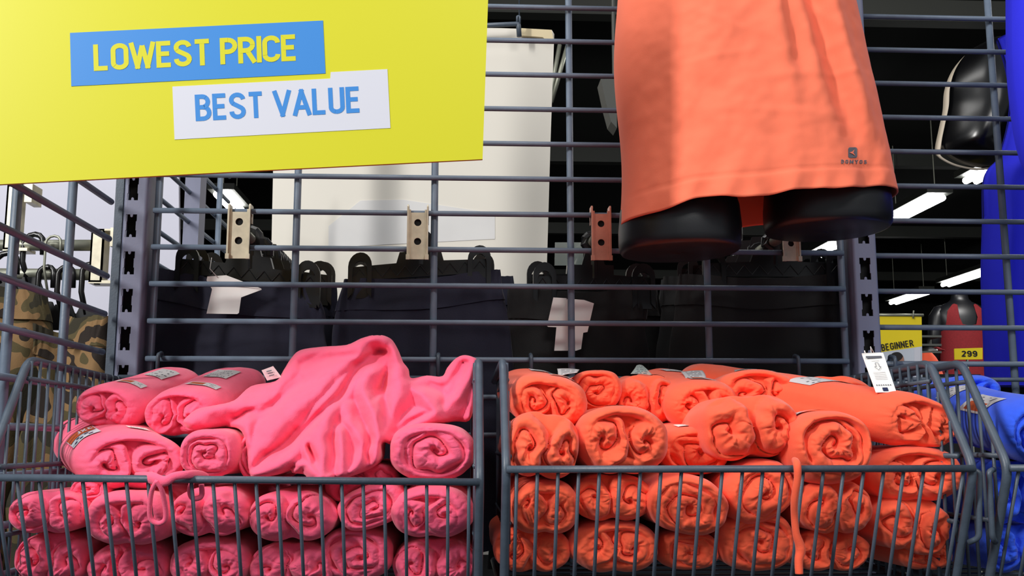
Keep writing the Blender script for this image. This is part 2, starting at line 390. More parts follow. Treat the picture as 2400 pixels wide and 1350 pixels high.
def slotted_post(xf0, xf1, y0, y1, zt, label, slot_px, parent_zs):
    t = thing('slotted_post', ((xf0 + xf1) / 2, (y0 + y1) / 2, 0), label, 'post')
    w = xf1 - xf0; mb = MB(); r = 0.004
    # folded channel: front face built around the slot openings, side walls, inner lips
    sw = w * 0.46; xc = (xf0 + xf1) / 2 + slot_px; z0 = 0.0; pitch, sh = parent_zs[1], parent_zs[2]
    slots = [parent_zs[0] + k * pitch for k in range(-9, 12)]
    slots = [s for s in slots if s + sh < zt]
    # H-shaped opening outline built from strips
    ed = [z0] + [v for s in slots for v in (s, s + sh)] + [zt]
    for i in range(0, len(ed), 2): mb.box((xf0 + r, y0, ed[i]), (xf1 - r, y0 + 0.002, ed[i + 1]))
    for s in slots:
        mb.box((xf0 + r, y0, s), (xc - sw / 2, y0 + 0.002, s + sh)); mb.box((xc + sw / 2, y0, s), (xf1 - r, y0 + 0.002, s + sh))
        # side notches narrow the waist, round nibs stand in the ends
        nb = sw * 0.07
        mb.box((xc - sw / 2, y0, s + sh * 0.30), (xc - sw / 2 + nb, y0 + 0.002, s + sh * 0.70)); mb.box((xc + sw / 2 - nb, y0, s + sh * 0.30), (xc + sw / 2, y0 + 0.002, s + sh * 0.70))
        for (zz, sg) in ((s, 1), (s + sh, -1)):
            mb.slab([(xc - sw * .13, y0, zz), (xc + sw * .13, y0, zz), (xc + sw * .1, y0, zz + sg * sh * .1), (xc, y0, zz + sg * sh * .13), (xc - sw * .1, y0, zz + sg * sh * .1)], (0, 0.002, 0))
    # rounded corners and flanks
    for sx, x in ((1, xf0), (-1, xf1)):
        prof = [(x + sx * r * (1 - math.sin(a)), y0 + r * (1 - math.cos(a))) for a in [PI / 2 * k / 5 for k in range(6)]] + [(x, y1)]
        V = []; F = []
        for k, (px_, py_) in enumerate(prof): V += [(px_, py_, z0), (px_, py_, zt), (px_ + sx * 0.002, py_ + 0.0005, z0), (px_ + sx * 0.002, py_ + 0.0005, zt)]
        for k in range(len(prof) - 1):
            b = 4 * k; F += [(b, b + 4, b + 5, b + 1), (b + 2, b + 3, b + 7, b + 6)]
        mb.add(V, F)
    mb.box((xf0, y1, z0), (xf1, y1 + 0.002, zt))
    mb.build('post_body', M['post'], t)
    MB().box((xf0 + 0.004, y0 + 0.014, z0), (xf1 - 0.004, y0 + 0.018, zt)).build('slot_shade', M['dark'], t)  # black sheet standing in for the shade inside the hollow post
    MB().box((xf0 - 0.03, y0 - 0.02, 0), (xf1 + 0.03, y1 + 0.05, 0.05)).build('foot', M['post'], t)
    return t
zsl = P(304, 822, -0.005).z; pit = (P(306, 558, -0.005).z - P(304, 822, -0.005).z) / 3
slotted_post(P(282, 600, -0.012).x, P(338, 600, -0.012).x, -0.012, 0.032, 2.3, 'grey slotted steel post on the left, behind the pink basket', -0.004, (zsl, pit, 0.0316))
zsr = P(2030, 828, -0.005).z; pit2 = (P(2022, 656, -0.005).z - P(2026, 740, -0.005).z)
slotted_post(P(2000, 600, -0.012).x, P(2056, 600, -0.012).x, -0.012, 0.036, 2.3, 'grey slotted steel post on the right, behind the hanging white tag', -0.001, (zsr, pit, 0.031))
MB().box((P(262, 600, 0).x, 0.0, 0), (P(281, 600, 0).x, 0.03, 2.3)).build('steel_strip', M['basket']); o = bpy.data.objects['steel_strip']
tag(o, 'narrow dark steel strip along the left side of the left slotted post', 'steel strip')
# post far behind on the left
ya = PX(466, 520, XS + 0.03).y
MB().box((XS + 0.004, ya, 0), (XS + 0.03, ya + 0.04, 2.4)).build('support_post', M['post']); o = bpy.data.objects['support_post']
tag(o, 'grey support post behind the grid, left of the first bracket', 'post')

# ------------------------------------------------------------------ big cream board, pale board
b = MB().slab([P(1175, 66, 0.78), P(1293, 70, 0.78), P(1299, 80, 0.78), P(1290, 340, 0.78), P(1262, 1300, 0.78), P(620, 1300, 0.78), P(640, 405, 0.78), P(640, 60, 0.78)], (0, 0.012, 0), 0, 1)
cb = b.build('display_board', [M['cream'], M['creamedge']]); tag(cb, 'large cream display board hanging behind the grid', 'board')
f = MB().slab([P(1222, 66, 0.77), P(1293, 70, 0.77), P(1297, 92, 0.77), P(1278, 92, 0.77), P(1272, 87, 0.77), P(1222, 83, 0.77)], (0, 0.009, 0)).build('folded_top', M['creamedge'], cb)
# lilac patches printed on the board
MB().slab([P(845, 470, 0.779), P(945, 468, 0.779), P(1160, 500, 0.779), P(1160, 560, 0.779), P(770, 580, 0.779), P(770, 530, 0.779)], (0, 0.0008, 0)).build('faded_print', mat('faded_blue_print', srgb(216, 215, 214), 0.6, var=0.08, vscale=8), cb)
hk = MB().tube(fillet([P(1080, 62, 0.74), P(1215, 56, 0.74), P(1217, 86, 0.74)], 0.004), 0.0055).tube(fillet([P(1212, 56, 0.738), P(1212, 38, 0.738), P(1218, 38, 0.738), P(1218, 56, 0.738)], 0.004), 0.0025).tube([P(1217, 60, 0.74), Vector((P(1217, 60, 0.74).x, 0.74, 4.25))], 0.0015, 6)
hk = hk.build('hanging_rail', M['basket'], None, True); tag(hk, 'short steel rail with an upturned end holding the cream board', 'rail')
pb = MB().slab([P(-260, 300, 0.95), P(418, 300, 0.95), P(420, 610, 0.95), P(418, 2400, 0.95), P(-260, 2400, 0.95)], (0, 0.012, 0)).build('display_board', M['pale'])
tag(pb, 'pale lilac-white display board behind the left rails', 'board')

# ------------------------------------------------------------------ yellow sign
YS = -0.42
sg_pts = [P(-330, -420, YS), P(1163, -420, YS), P(1144, 0, YS), P(1131, 373, YS), P(560, 402, YS), P(0, 432, YS), P(-330, 450, YS)]
sign = MB().slab(sg_pts, (0, 0.004, 0), 0, 1).build('shop_sign', [M['sign'], M['signedge']])
tag(sign, 'large yellow sign reading LOWEST PRICE BEST VALUE, hanging at top left', 'sign')
def flatpoly(name, pts, Y, m, parent): return MB().slab([P(x, y, Y) for x, y in pts], (0, 0.0004, 0)).build(name, m, parent)
flatpoly('blue_band', [(164, 77), (757, 48), (763, 172), (167, 202)], YS - 0.0004, M['sblue'], sign)
flatpoly('white_band', [(404, 203), (774, 184), (775, 169), (908, 162), (915, 300), (409, 327)], YS - 0.0004, M['swhite'], sign)
def bil(a, b, c, d, Y):
    """a bottom left, b bottom right, c top right, d top left (pixels)"""
    return lambda u, v: P((a[0] * (1 - u) + b[0] * u) * (1 - v) + (d[0] * (1 - u) + c[0] * u) * v, (a[1] * (1 - u) + b[1] * u) * (1 - v) + (d[1] * (1 - u) + c[1] * u) * v, Y)
lettering('lettering', 'LOWEST PRICE', 0.175, bil((220, 166.5), (699, 142), (697, 80), (218, 104.5), YS - 0.0006), M['sign'], sign, 0.03, 0.27, 1.22)
lettering('lettering', 'BEST VALUE', 0.165, bil((459, 284), (848, 263.5), (845, 202), (456, 222), YS - 0.0006), M['sblue'], sign, 0.05, 0.27, 1.15)

# ------------------------------------------------------------------ hooks (face brackets) with arms
def bracket(cx, y0, y1, m, label, arm_to=None, half=24):
    a = P(cx - half, y0, -0.006); b_ = P(cx + half, y1, -0.006)
    x0, x1, z1, z0 = a.x, b_.x, a.z, b_.z
    t = thing('face_bracket', ((x0 + x1) / 2, 0, z0), label, 'bracket', 'steel face brackets hooked on the grid')
    mb = MB(); w = x1 - x0; fy = -0.0065
    # web plate with two round holes, as a ring-cut plate
    holes = [(z0 + (z1 - z0) * 0.34), (z0 + (z1 - z0) * 0.70)]; hr = w * 0.17; xc = (x0 + x1) / 2
    px0, px1 = x0 + w * 0.12, x1 - w * 0.12
    segs = [(z0, holes[0] - hr * 1.5), (holes[0] + hr * 1.5, holes[1] - hr * 1.5), (holes[1] + hr * 1.5, z1 - 0.008)]
    for s0, s1 in segs: mb.box((px0, fy, s0), (px1, fy + 0.0018, s1))
    N = 24
    for hz in holes:
        V = []; F = []
        for k in range(N):
            an = 2 * PI * k / N + PI / N; c, s = math.cos(an), math.sin(an)
            q = 1 / max(abs(c) / ((px1 - px0) / 2), abs(s) / (hr * 1.5))
            V += [(xc + c * hr, fy, hz + s * hr), (xc + c * q, fy, hz + s * q), (xc + c * hr, fy + 0.0018, hz + s * hr)]
        for k in range(N):
            j = (k + 1) % N; F += [(3 * k, 3 * k + 1, 3 * j + 1, 3 * j), (3 * k, 3 * j, 3 * j + 2, 3 * k + 2)]
        mb.add(V, F)
    for x, s in ((x0, 1), (x1, -1)):       # flanges standing forward, rising into hooks over the wire
        mb.slab([(x, fy - 0.004, z0), (x, fy - 0.004, z1), (x, fy - 0.002, z1 + 0.003), (x, 0.010, z1 + 0.003), (x, 0.010, z1 - 0.022), (x, 0.0045, z1 - 0.022), (x, 0.0045, z1 - 0.010), (x, fy + 0.002, z1 - 0.010), (x, fy + 0.002, z0)], (s * 0.0022, 0, 0))
        mb.box((min(x, x + s * 0.005), fy - 0.001, z0), (max(x, x + s * 0.005), fy + 0.002, z1 - 0.004))
    for x in (x0 - 0.001, x1 - 0.004): mb.box((x, fy - 0.005, z0 - 0.001), (x + 0.005, fy - 0.001, z0 + 0.006))
    mb.build('plate', m, t); MB().box((px0 + 0.001, fy + 0.003, z0 + 0.004), (px1 - 0.001, fy + 0.0045, z1 - 0.012)).build('back_plate', M['dark'], t)
    if arm_to is not None:
        tube('arm', [(xc, 0.0, (z0 + z1) / 2 + 0.006), arm_to], 0.0075, M['rod'], t, 12)
    return t, Vector((xc, 0, (z0 + z1) / 2 + 0.006))
def arm_end(px, py, Y): return tuple(P(px, py, Y))
br1, c1 = bracket(560, 483, 606, M['zinc'], 'pale steel bracket left of the others, below the yellow sign', None)
br2, c2 = bracket(979, 485, 608, M['zinc'], 'pale steel bracket in the middle, in front of the cream board', None)
br3, c3 = bracket(1409, 488, 610, M['copper'], 'coppery steel bracket beside the left hem of the coral shirt', None)
br4, c4 = bracket(1853, 492, 612, M['zinc'], 'pale steel bracket half hidden under the black form', None, 23)
def arm(br, c, L, dzz):
    e = Vector((c.x, L, c.z + dzz)); tube('arm', [c, e], 0.0075, M['rod'], br, 12); tube('end_stop', [e + Vector((0, -.004, 0)), e + Vector((0, 0.004, 0))], 0.011, M['rod'], br, 12); return e
e1 = arm(br1, c1, 0.36, 0.0); e2 = arm(br2, c2, 0.36, 0.0); e3 = arm(br3, c3, 0.36, 0.0); e4 = arm(br4, c4, 0.36, 0.0)

# ------------------------------------------------------------------ hangers and shorts behind the grid
def clip_hanger(x, y, zr, zbar, half, label, ang=0.0, tilt=0.0, group='black clip hangers on the bracket arms'):
    """hook over the arm at height zr, bar at zbar"""
    t = thing('clip_hanger', (x, y, zbar), label, 'hanger', group)
    ca, sa = math.cos(ang), math.sin(ang)
    T = lambda u, w, v=0: Vector((x + u * ca - v * sa, y + u * sa + v * ca, w + u * tilt))
    r0 = 0.013
    pts = [T(0, zbar), T(0, zbar + (zr - zbar) * 0.6), T(-0.013, zr - 0.003)] + [T(-0.013 * math.cos(a), zr - 0.001 + 0.013 * math.sin(a)) for a in [PI * k / 6 for k in range(1, 7)]] + [T(0.013, zr - 0.012)]
    MB().tube(pts, [0.0055] * 2 + [0.005] * (len(pts) - 2), 8, flat=1.3).slab([T(-0.022, zbar + 0.004, -0.004), T(0.022, zbar + 0.004, -0.004), T(0.010, zbar + 0.045, -0.004), T(-0.010, zbar + 0.045, -0.004)], T(0, 0, 0.004) - T(0, 0, -0.004)).build('hook', M['plastic'], t)
    mb = MB(); prof = [(-half, 0.002), (-half * 0.35, 0.004), (-0.03, 0.020), (0.03, 0.020), (half * 0.35, 0.004), (half, 0.002), (half, -0.018), (-half, -0.018)]
    mb.slab([T(u, zbar + w, -0.005) for u, w in prof], T(0, 0, 0.005) - T(0, 0, -0.005))
    n = 9
    for k in range(n):      # moulded zigzag ribs
        u = -half + 2 * half * k / n; mb.tube([T(u, zbar - 0.015, -0.006), T(u + half / n, zbar - 0.001, -0.006), T(u + 2 * half / n, zbar - 0.015, -0.006)], 0.0006, 5)
    mb.build('bar', M['plastic'], t)
    for s in (-1, 1):
        u = s * (half - 0.012); cl = MB()
        pr = [(-0.017, -0.045)] + [(0.017 * math.cos(PI - PI * k / 10), 0.002 + 0.02 * math.sin(PI * k / 10)) for k in range(11)] + [(0.017, -0.045)]
        pr2 = [(a * 0.62, b_ * 0.7 - 0.006) for a, b_ in pr]
        V = []; F = []
        for v in (-0.012, -0.006):
            V += [T(u + a, zbar + w, v) for a, w in pr] + [T(u + a, zbar + w, v) for a, w in pr2]
        m = len(pr)
        for k in range(m - 1): F += [(k, k + 1, m + k + 1, m + k), (2 * m + k, 3 * m + k, 3 * m + k + 1, 2 * m + k + 1), (k, 2 * m + k, 2 * m + k + 1, k + 1), (m + k, m + k + 1, 3 * m + k + 1, 3 * m + k)]
        cl.add(V, F); cl.slab([T(u - 0.012, zbar - 0.012, -0.008), T(u + 0.012, zbar - 0.012, -0.008), T(u + 0.012, zbar - 0.045, -0.008), T(u - 0.012, zbar - 0.045, -0.008)], T(0, 0, 0.003) - T(0, 0, 0)); cl.build('clip', M['plastic'], t)
    return t
def shorts(x, y, ztop, half, L, m, label, seed, group, ang=0.0, tilt=0.0, name='shorts', thick=0.017):
    t = thing(name, (x, y, ztop - L), label, name.replace('_', ' '), group)
    nu, nv = 40, 72; V = np.zeros((nu, nv, 3))
    th = np.linspace(0, 2 * PI, nv, endpoint=False)
    def ring(s, th):
        h = half * (1 + 0.16 * min(1, s * 2.2) + 0.12 * s); tk = thick * (0.55 + 0.9 * min(1, s * 3))
        X = np.sign(np.cos(th)) * np.abs(np.cos(th)) ** 0.75 * h; Y = np.sin(th) * tk
        Y = Y + 0.007 * np.sin(X / half * 5 + seed + 2 * s) * min(1, s * 4) + 0.009 * fbm(X * 22, s * 3.0, seed, seed, 3) * min(1, s * 5)
        Y = Y + 0.0018 * np.sin(X * 800) * (1 if s < 0.11 else 0.3 * max(0, 1 - (s - 0.11) * 5))
        X = X + 0.006 * fbm(s * 6, np.sign(np.cos(th)) * 3.0, seed, seed + 5, 2)
        return X, Y
    def emit(s0, s1, n, nm, sc=1.0):
        V = []
        for i in range(n):
            s = s0 + (s1 - s0) * i / (n - 1); X, Y = ring(s, th); X = X * sc; Y = Y * (sc if sc == 1 else 1.14)
            zz = ztop - s * L + X * tilt - 0.004 * np.cos(X / half * 3)
            V.append(np.stack([x + X * math.cos(ang) - Y * math.sin(ang), y + X * math.sin(ang) + Y * math.cos(ang), zz], 1))
        V = np.concatenate(V); F = grid_faces(n, nv, True)
        return obj(nm, V, F, m, t)
    emit(0.0, 0.115, 8, 'waistband', 1.015); emit(0.10, 1.0, 34, 'body')
    return t
zA = c1.z
hz = lambda py, Y: P(700, py, Y).z
G1 = 'navy shorts clipped on hangers behind the grid'; G2 = 'black shorts clipped on hangers behind the grid'
spec = [  # px centre, Y, top py, px half width, tilt, ang
 ('navy', 560, 0.075, 650, 188, -0.13, -0.06, c1, 'front pair of navy shorts on the left arm, with a blank white tag'),
 ('navy', 600, 0.15, 650, 185, -0.09, 0.10, c1, 'second pair of navy shorts on the left arm, just behind the front one'),
 ('navy', 612, 0.22, 655, 170, -0.05, 0.16, c1, 'last pair of navy shorts on the left arm'),
 ('navy', 990, 0.085, 640, 185, 0.08, 0.05, c2, 'front pair of navy shorts on the middle arm'),
 ('navy', 1010, 0.17, 650, 190, 0.03, -0.05, c2, 'rear pair of navy shorts on the middle arm'),
 ('black', 1352, 0.085, 672, 160, 0.0, 0.03, c3, 'front pair of black shorts with two blank white tags'),
 ('black', 1390, 0.17, 668, 160, 0.0, 0.08, c3, 'second pair of black shorts on the arm with the coppery bracket'),
 ('black', 1780, 0.075, 640, 195, 0.0, -0.04, c4, 'front pair of black shorts left of the right slotted post'),
 ('black', 1740, 0.15, 640, 190, 0.02, -0.10, c4, 'second pair of black shorts below the black form'),
 ('black', 1730, 0.22, 645, 185, 0.03, -0.12, c4, 'last pair of black shorts on the right arm')]
for i, (k, cx, Y, ty, hw, tl, an, c, lab) in enumerate(spec):
    a = P(cx, ty, Y); half = hw * (Y + 1.4) / 2400
    shorts(a.x, Y, a.z - 0.006, half, 0.40, M[k], lab, i * 7 + 3, G1 if k == 'navy' else G2, an, tl)
    clip_hanger(c.x if abs(c.x - a.x) < 0.05 else (c.x + a.x) / 2, Y - 0.0, zA + 0.003, a.z + 0.012, half * 0.86, lab.replace('front pair of', 'black clip hanger holding the front').replace('second pair of', 'black clip hanger holding the second').replace('last pair of', 'black clip hanger holding the last').replace('rear pair of', 'black clip hanger holding the rear').split(',')[0].split(' with')[0], an, tl)
# loose empty hangers bunched on arms
ORD = ['nearest the grid', 'second from the grid', 'third from the grid', 'fourth from the grid', 'fifth from the grid']
def empties(c, n, y0, dy, arm_name, grp):
    for k in range(n):
        y = y0 + dy * k; x = c.x
        t = thing('clip_hanger', (x, y, zA - 0.05), 'empty black hanger hook on the %s, %s' % (arm_name, ORD[k]), 'hanger', grp)
        s = 0.018
        pts = [(x - s, y, zA - 0.045), (x - s, y, zA)] + [(x - s * math.cos(a), y, zA + s * math.sin(a)) for a in [PI * j / 7 for j in range(1, 8)]] + [(x + s, y, zA - 0.012)]
        tube('hook', pts, 0.0048, M['plastic'], t, 8)
        MB().slab([(x - s - 0.012, y - 0.003, zA - 0.07), (x + 0.03, y - 0.003, zA - 0.07), (x + 0.012, y - 0.003, zA - 0.045), (x - s - 0.004, y - 0.003, zA - 0.04)], (0, 0.006, 0)).build('neck', M['plastic'], t)
empties(c1, 5, 0.245, 0.022, 'arm of the left bracket', 'bunched hooks on the left arm')
empties(c2, 4, 0.245, 0.02, 'arm of the middle bracket', 'bunched hooks on the middle arm')
empties(c4, 5, 0.245, 0.022, 'arm under the black form', 'bunched hooks on the right arm')
# white tags
def card(name, pts, Y, label, cat, group=None, fold=None, bend=0.0):
    mb = MB(); mb.slab([P(a, b_, Y) for a, b_ in pts], (0, 0.0006, 0)); o = mb.build(name, M['paper']); return tag(o, label, cat, group)
a = card('price_tag', [(486, 648), (530, 645), (612, 676), (613, 679), (565, 697), (560, 733), (556, 736), (484, 735), (497, 678), (484, 657)], 0.035, 'blank white tag hanging on the front navy shorts', 'tag')
MB().slab([P(530, 646, 0.034), P(612, 677, 0.034), P(560, 672, 0.034), P(500, 664, 0.034)], (0, 0.0005, 0)).build('folded_corner', M['paper'], a)
tube('string', [P(496, 604, 0.036), P(492, 630, 0.034), P(510, 650, 0.034)], 0.0006, M['paper'], a, 5)
a = card('price_tag', [(1297, 697), (1328, 699), (1334, 762), (1322, 768), (1285, 766), (1282, 764)], 0.036, 'blank white tag on the black shorts, left one of two', 'tag')
a = card('price_tag', [(1330, 700), (1369, 703), (1392, 711), (1377, 778), (1367, 780), (1362, 818), (1350, 822), (1299, 822), (1304, 768), (1318, 730)], 0.032, 'blank white tag on the black shorts, right one of two', 'tag')
m_ = MB().slab([P(1301, 568, 0.12), P(1367, 568, 0.12), P(1367, 622, 0.12), P(1300, 622, 0.12)], (0, 0.002, 0)).build('size_marker', M['clear']); tag(m_, 'clear plastic size marker behind the middle upright wire', 'size marker')

# ------------------------------------------------------------------ left rails with camouflage trousers
YR = 0.30
rl = thing('garment_rail', P(120, 640, YR), 'steel double garment rail seen through the side grid', 'rail')
MB().tube([P(-120, 575, YR), P(224, 575, YR)], 0.0095, 12).build('rod', M['rod'], rl, True)
MB().tube([P(-120, 641, YR), P(224, 644, YR)], 0.0095, 12).build('rod', M['rod'], rl, True)
for (px0, px1, pt, pb_) in ((14, 42, 438, 588), (218, 248, 540, 664)):
    mb = MB(); z0, z1 = P(px0, pb_, YR).z, P(px0, pt, YR).z; x0, x1 = P(px0, 600, YR).x, P(px1, 600, YR).x
    mb.box((x0, YR - 0.014, z0), (x1, YR - 0.011, z1)); mb.box((x0, YR - 0.014, z0), (x0 + 0.003, YR + 0.016, z1)); mb.box((x1 - 0.003, YR - 0.014, z0), (x1, YR + 0.016, z1)); mb.box((x0, YR - 0.014, z0 - 0.002), (x1 + 0.02, YR + 0.02, z0 + 0.003)); mb.box((x0, YR - 0.014, z1 - 0.003), (x1 + 0.02, YR + 0.02, z1))
    mb.build('hook_plate', M['zinc'], rl)
    MB().box((x1 + 0.012, YR - 0.02, z1 - 0.03), (x1 + 0.024, YR + 0.02, z1 + 0.001)).build('hook_tongue', M['zinc'], rl)
def plain_hanger(px, py, Y, h, label, m, metal=False, ww=1.0):
    a = P(px, py, Y); t = thing('garment_hanger', (a.x, a.y, a.z - h), label, 'hanger', 'hangers on the left rail')
    s = 0.012 * ww
    pts = [(a.x - s * .2, a.y, a.z - h), (a.x - s, a.y, a.z - h * 0.55), (a.x - s, a.y, a.z - s)] + [(a.x - s * math.cos(q), a.y + 0.25 * s * math.sin(q), a.z - s + s * math.sin(q)) for q in [PI * j / 6 for j in range(1, 7)]] + [(a.x + s * 1.05, a.y, a.z - 0.035)]
    tube('hook', pts, 0.0022 if metal else 0.0048, m, t, 8)
    if not metal: MB().slab([(a.x - 0.03, a.y - 0.004, a.z - h - 0.03), (a.x + 0.03, a.y - 0.004, a.z - h - 0.03), (a.x + 0.012, a.y - 0.004, a.z - h + 0.012), (a.x - 0.012, a.y - 0.004, a.z - h + 0.012)], (0, 0.008, 0)).build('shoulder', M['plastic'], t)
plain_hanger(80, 548, YR - 0.005, 0.085, 'black hanger on the upper rail beside the nearest side wire', M['plastic'], ww=1.3)
plain_hanger(126, 552, YR - 0.02, 0.10, 'thin silver wire hanger on the upper rail', M['rod'], True)
plain_hanger(16, 592, YR - 0.06, 0.05, 'black hanger at the far left edge', M['plastic'], ww=1.4)
plain_hanger(110, 625, YR - 0.01, 0.07, 'black hanger on the lower rail, left of three', M['plastic'])
plain_hanger(155, 625, YR - 0.012, 0.075, 'black hanger on the lower rail, middle of three', M['plastic'])
plain_hanger(212, 618, YR - 0.008, 0.085, 'black hanger on the lower rail, right of three, by the post', M['plastic'])
for i, (cx, ty, hw, Y, lab, an) in enumerate([(15, 672, 75, 0.22, 'camouflage trousers at the far left edge', 0.5), (120, 775, 50, 0.25, 'camouflage trousers between the two side panel wires', 0.9), (205, 742, 62, 0.26, 'camouflage trousers beside the left slotted post', -0.7)]):
    a = P(cx, ty, Y); shorts(a.x, Y, a.z, hw * (Y + 1.4) / 2400 * 1.25, 0.42, M['camo'], lab, 60 + i, 'camouflage trousers on the left rail', an, -0.12, 'trousers', 0.03)
cam_t = [o for o in bpy.data.objects if o.get('label', '') == 'camouflage trousers between the two side panel wires'][0]
q_ = P(140, 790, 0.205); m_ = MB().tube([q_, q_ + Vector((0.008, 0, -0.004)), q_ + Vector((0.012, 0.015, -0.006))], 0.005).build('snap_clip', M['rod'], cam_t, True); m_['label'] = 'small shiny metal clip'

# ------------------------------------------------------------------ coral shirt on a black hip form
YC, AX, AY = -0.155, 0.172, 0.105
zh = P(1775, 497, YC).z; xc0 = P(1772, 497, YC).x
def shirt_pt(th, s, off=0.0):
    """th angle (pi*1.5 faces the shopper), s height above the hem"""
    th = np.asarray(th, float); s = np.asarray(s, float)
    k = np.clip(s / 0.36, 0, 1.3)
    xl_ = -0.172 + 0.004 * np.sin(s * 24) - 0.000 * k; xr_ = 0.174 - 0.055 * k ** 1.15
    cx = (xl_ + xr_) / 2; ax = (xr_ - xl_) / 2; ay = AY * (1 - 0.10 * k)
    c, sn = np.cos(th), np.sin(th); fr = np.clip(-sn, 0, 1)
    X = cx + ax * np.sign(c) * np.abs(c) ** 0.86; Y = ay * np.sign(sn) * np.abs(sn) ** 0.86
    # hanging folds on the front
    u = X
    def fold(u0, slope, w, amp, s0=0.0, s1=9.0):
        m = 1 / (1 + np.exp(-(s - s0) * 45)) * 1 / (1 + np.exp((s - s1) * 45))
        d = (u - u0 - slope * s); return amp * np.exp(-(d / w) ** 2) * m
    F = fold(0.135, -0.24, 0.016, 0.017, 0.07) - fold(0.116, -0.24, 0.020, 0.018, 0.05)
    F = F + fold(0.085, -0.21, 0.012, 0.008, 0.14) - fold(0.060, -0.16, 0.014, 0.009, 0.16) + fold(0.030, -0.10, 0.012, 0.008, 0.14) + fold(-0.075, 0.02, 0.02, 0.003, 0.1) - fold(-0.02, 0.0, 0.03, 0.003, 0.2)
    F = F + fold(0.155, -0.1, 0.01, 0.005, 0, 0.09) - fold(0.128, -0.1, 0.01, 0.004, 0, 0.07)
    # small horizontal creases
    for (u0, s0, du, ds_, w, amp, sl) in ((0.02, 0.145, 0.05, 0.006, 0, 0.0022, 0.10), (-0.02, 0.075, 0.03, 0.009, 0, -0.003, -0.3), (0.0, 0.19, 0.03, 0.005, 0, 0.002, -0.7), (0.09, 0.15, 0.05, 0.004, 0, 0.0022, 0.12), (-0.07, 0.17, 0.04, 0.004, 0, 0.002, 0.15), (-0.05, 0.21, 0.03, 0.005, 0, 0.002, -0.4), (0.06, 0.23, 0.03, 0.005, 0, 0.0025, -0.9), (0.0, 0.10, 0.07, 0.005, 0, 0.0018, -0.1), (0.07, 0.085, 0.04, 0.005, 0, -0.002, 0.2)):
        F = F + 0.5 * amp * np.exp(-((u - u0) / du) ** 2 - ((s - s0 - sl * (u - u0)) / ds_) ** 2)
    F = F + 0.0022 * fbm(u * 28, s * 22, 3.1, 11, 3) + 0.0009 * fbm(u * 95, s * 70, 1.1, 5, 2)
    hem = np.exp(-((s - 0.026) / 0.0022) ** 2) * -0.0012 + np.where(s < 0.026, 0.0006, 0)
    hemw = np.exp(-(s / 0.03) ** 2) * (0.0028 * np.sin(u * 95 + 14 * s) + 0.002 * np.sin(u * 160 - 40 * s))
    Y = Y - fr ** 0.6 * (F + hem + hemw) - off * fr ** 0.3 + off * np.clip(sn, 0, 1) ** 0.3
    X = X + off * c
    Z = zh + s + 0.020 * (X / 0.17) * np.exp(-s * 6) + 0.0015 * np.sin(X * 60) * np.exp(-s * 40) + 0.006 * np.exp(-((X + 0.095) / 0.03) ** 2) * np.exp(-s * 30)
    return np.stack([xc0 + X, YC + Y, Z], -1)
nth, ns = 240, 150
th = np.linspace(0, 2 * PI, nth, endpoint=False); ss = np.linspace(0, 0.44, ns)
TH, S_ = np.meshgrid(th, ss)
Vo = shirt_pt(TH, S_).reshape(-1, 3); Vi = shirt_pt(TH, S_, -0.0016).reshape(-1, 3)
F = grid_faces(ns, nth, True); n0 = len(Vo)
F2 = [tuple(i + n0 for i in reversed(f)) for f in F] + [(j, j + n0, (j + 1) % nth + n0, (j + 1) % nth) for j in range(nth)]
shirt = obj('t_shirt', np.concatenate([Vo, Vi]), F + F2, M['tee']); tag(shirt, 'coral orange shirt on a black hip form in front of the grid', 'shirt')
def on_shirt(px, py, off=0.0006):
    """drop a print point onto the cloth of the front"""
    q = P(px, py, YC - 0.08); lo = -1
    thg = np.linspace(PI * 1.5, PI * 2.0, 200); s = q.z - zh
    pt = shirt_pt(thg, np.full_like(thg, s)); d = None
    # march along the view ray until it meets the front of the cloth
    best = None
    for it in range(3):
        k = int(np.argmin(np.abs(pt[:, 0] - q.x))); q = P(px, py, pt[k, 1]); s = q.z - zh - (pt[k, 2] - zh - s)
        pt = shirt_pt(thg, np.full_like(thg, s))
    k = int(np.argmin(np.abs(pt[:, 0] - q.x))); q = P(px, py, pt[k, 1]); return (q.x, q.y - off, q.z)
logo = thing('print_mark', on_shirt(1998, 378), '', '')
def patch(name, pts, m, parent, off=0.0008): 
    V = [on_shirt(a, b_, off) for a, b_ in pts]; return obj(name, V, [tuple(reversed(range(len(V))))], m, parent, False)
bpy.data.objects.remove(logo)
rr = [(1988 + (0 if i in (0, 3) else 20), 346 + (0 if i < 2 else 24)) for i in range(4)]
rp = []
for (cx, cy, a0) in ((2004, 350, -90), (2004, 366, 0), (1992, 366, 90), (1992, 350, 180)):
    rp += [(cx + 4.5 * math.cos(math.radians(a0 + 30 * k)), cy + 4.5 * math.sin(math.radians(a0 + 30 * k))) for k in range(4)]
patch('printed_badge', rp, M['print'], shirt, 0.0008)
patch('printed_figure', [(2002, 351), (1999, 358), (2004, 366), (1997, 361), (1990, 358), (1996, 356)], M['tee'], shirt, 0.0013)
lettering('lettering', 'DOMYOS', 0.2, lambda u, v: on_shirt(1971 + 60 * u, 383.5 + 1.0 * u - 9 * v, 0.0009), M['print'], shirt, 0.3)
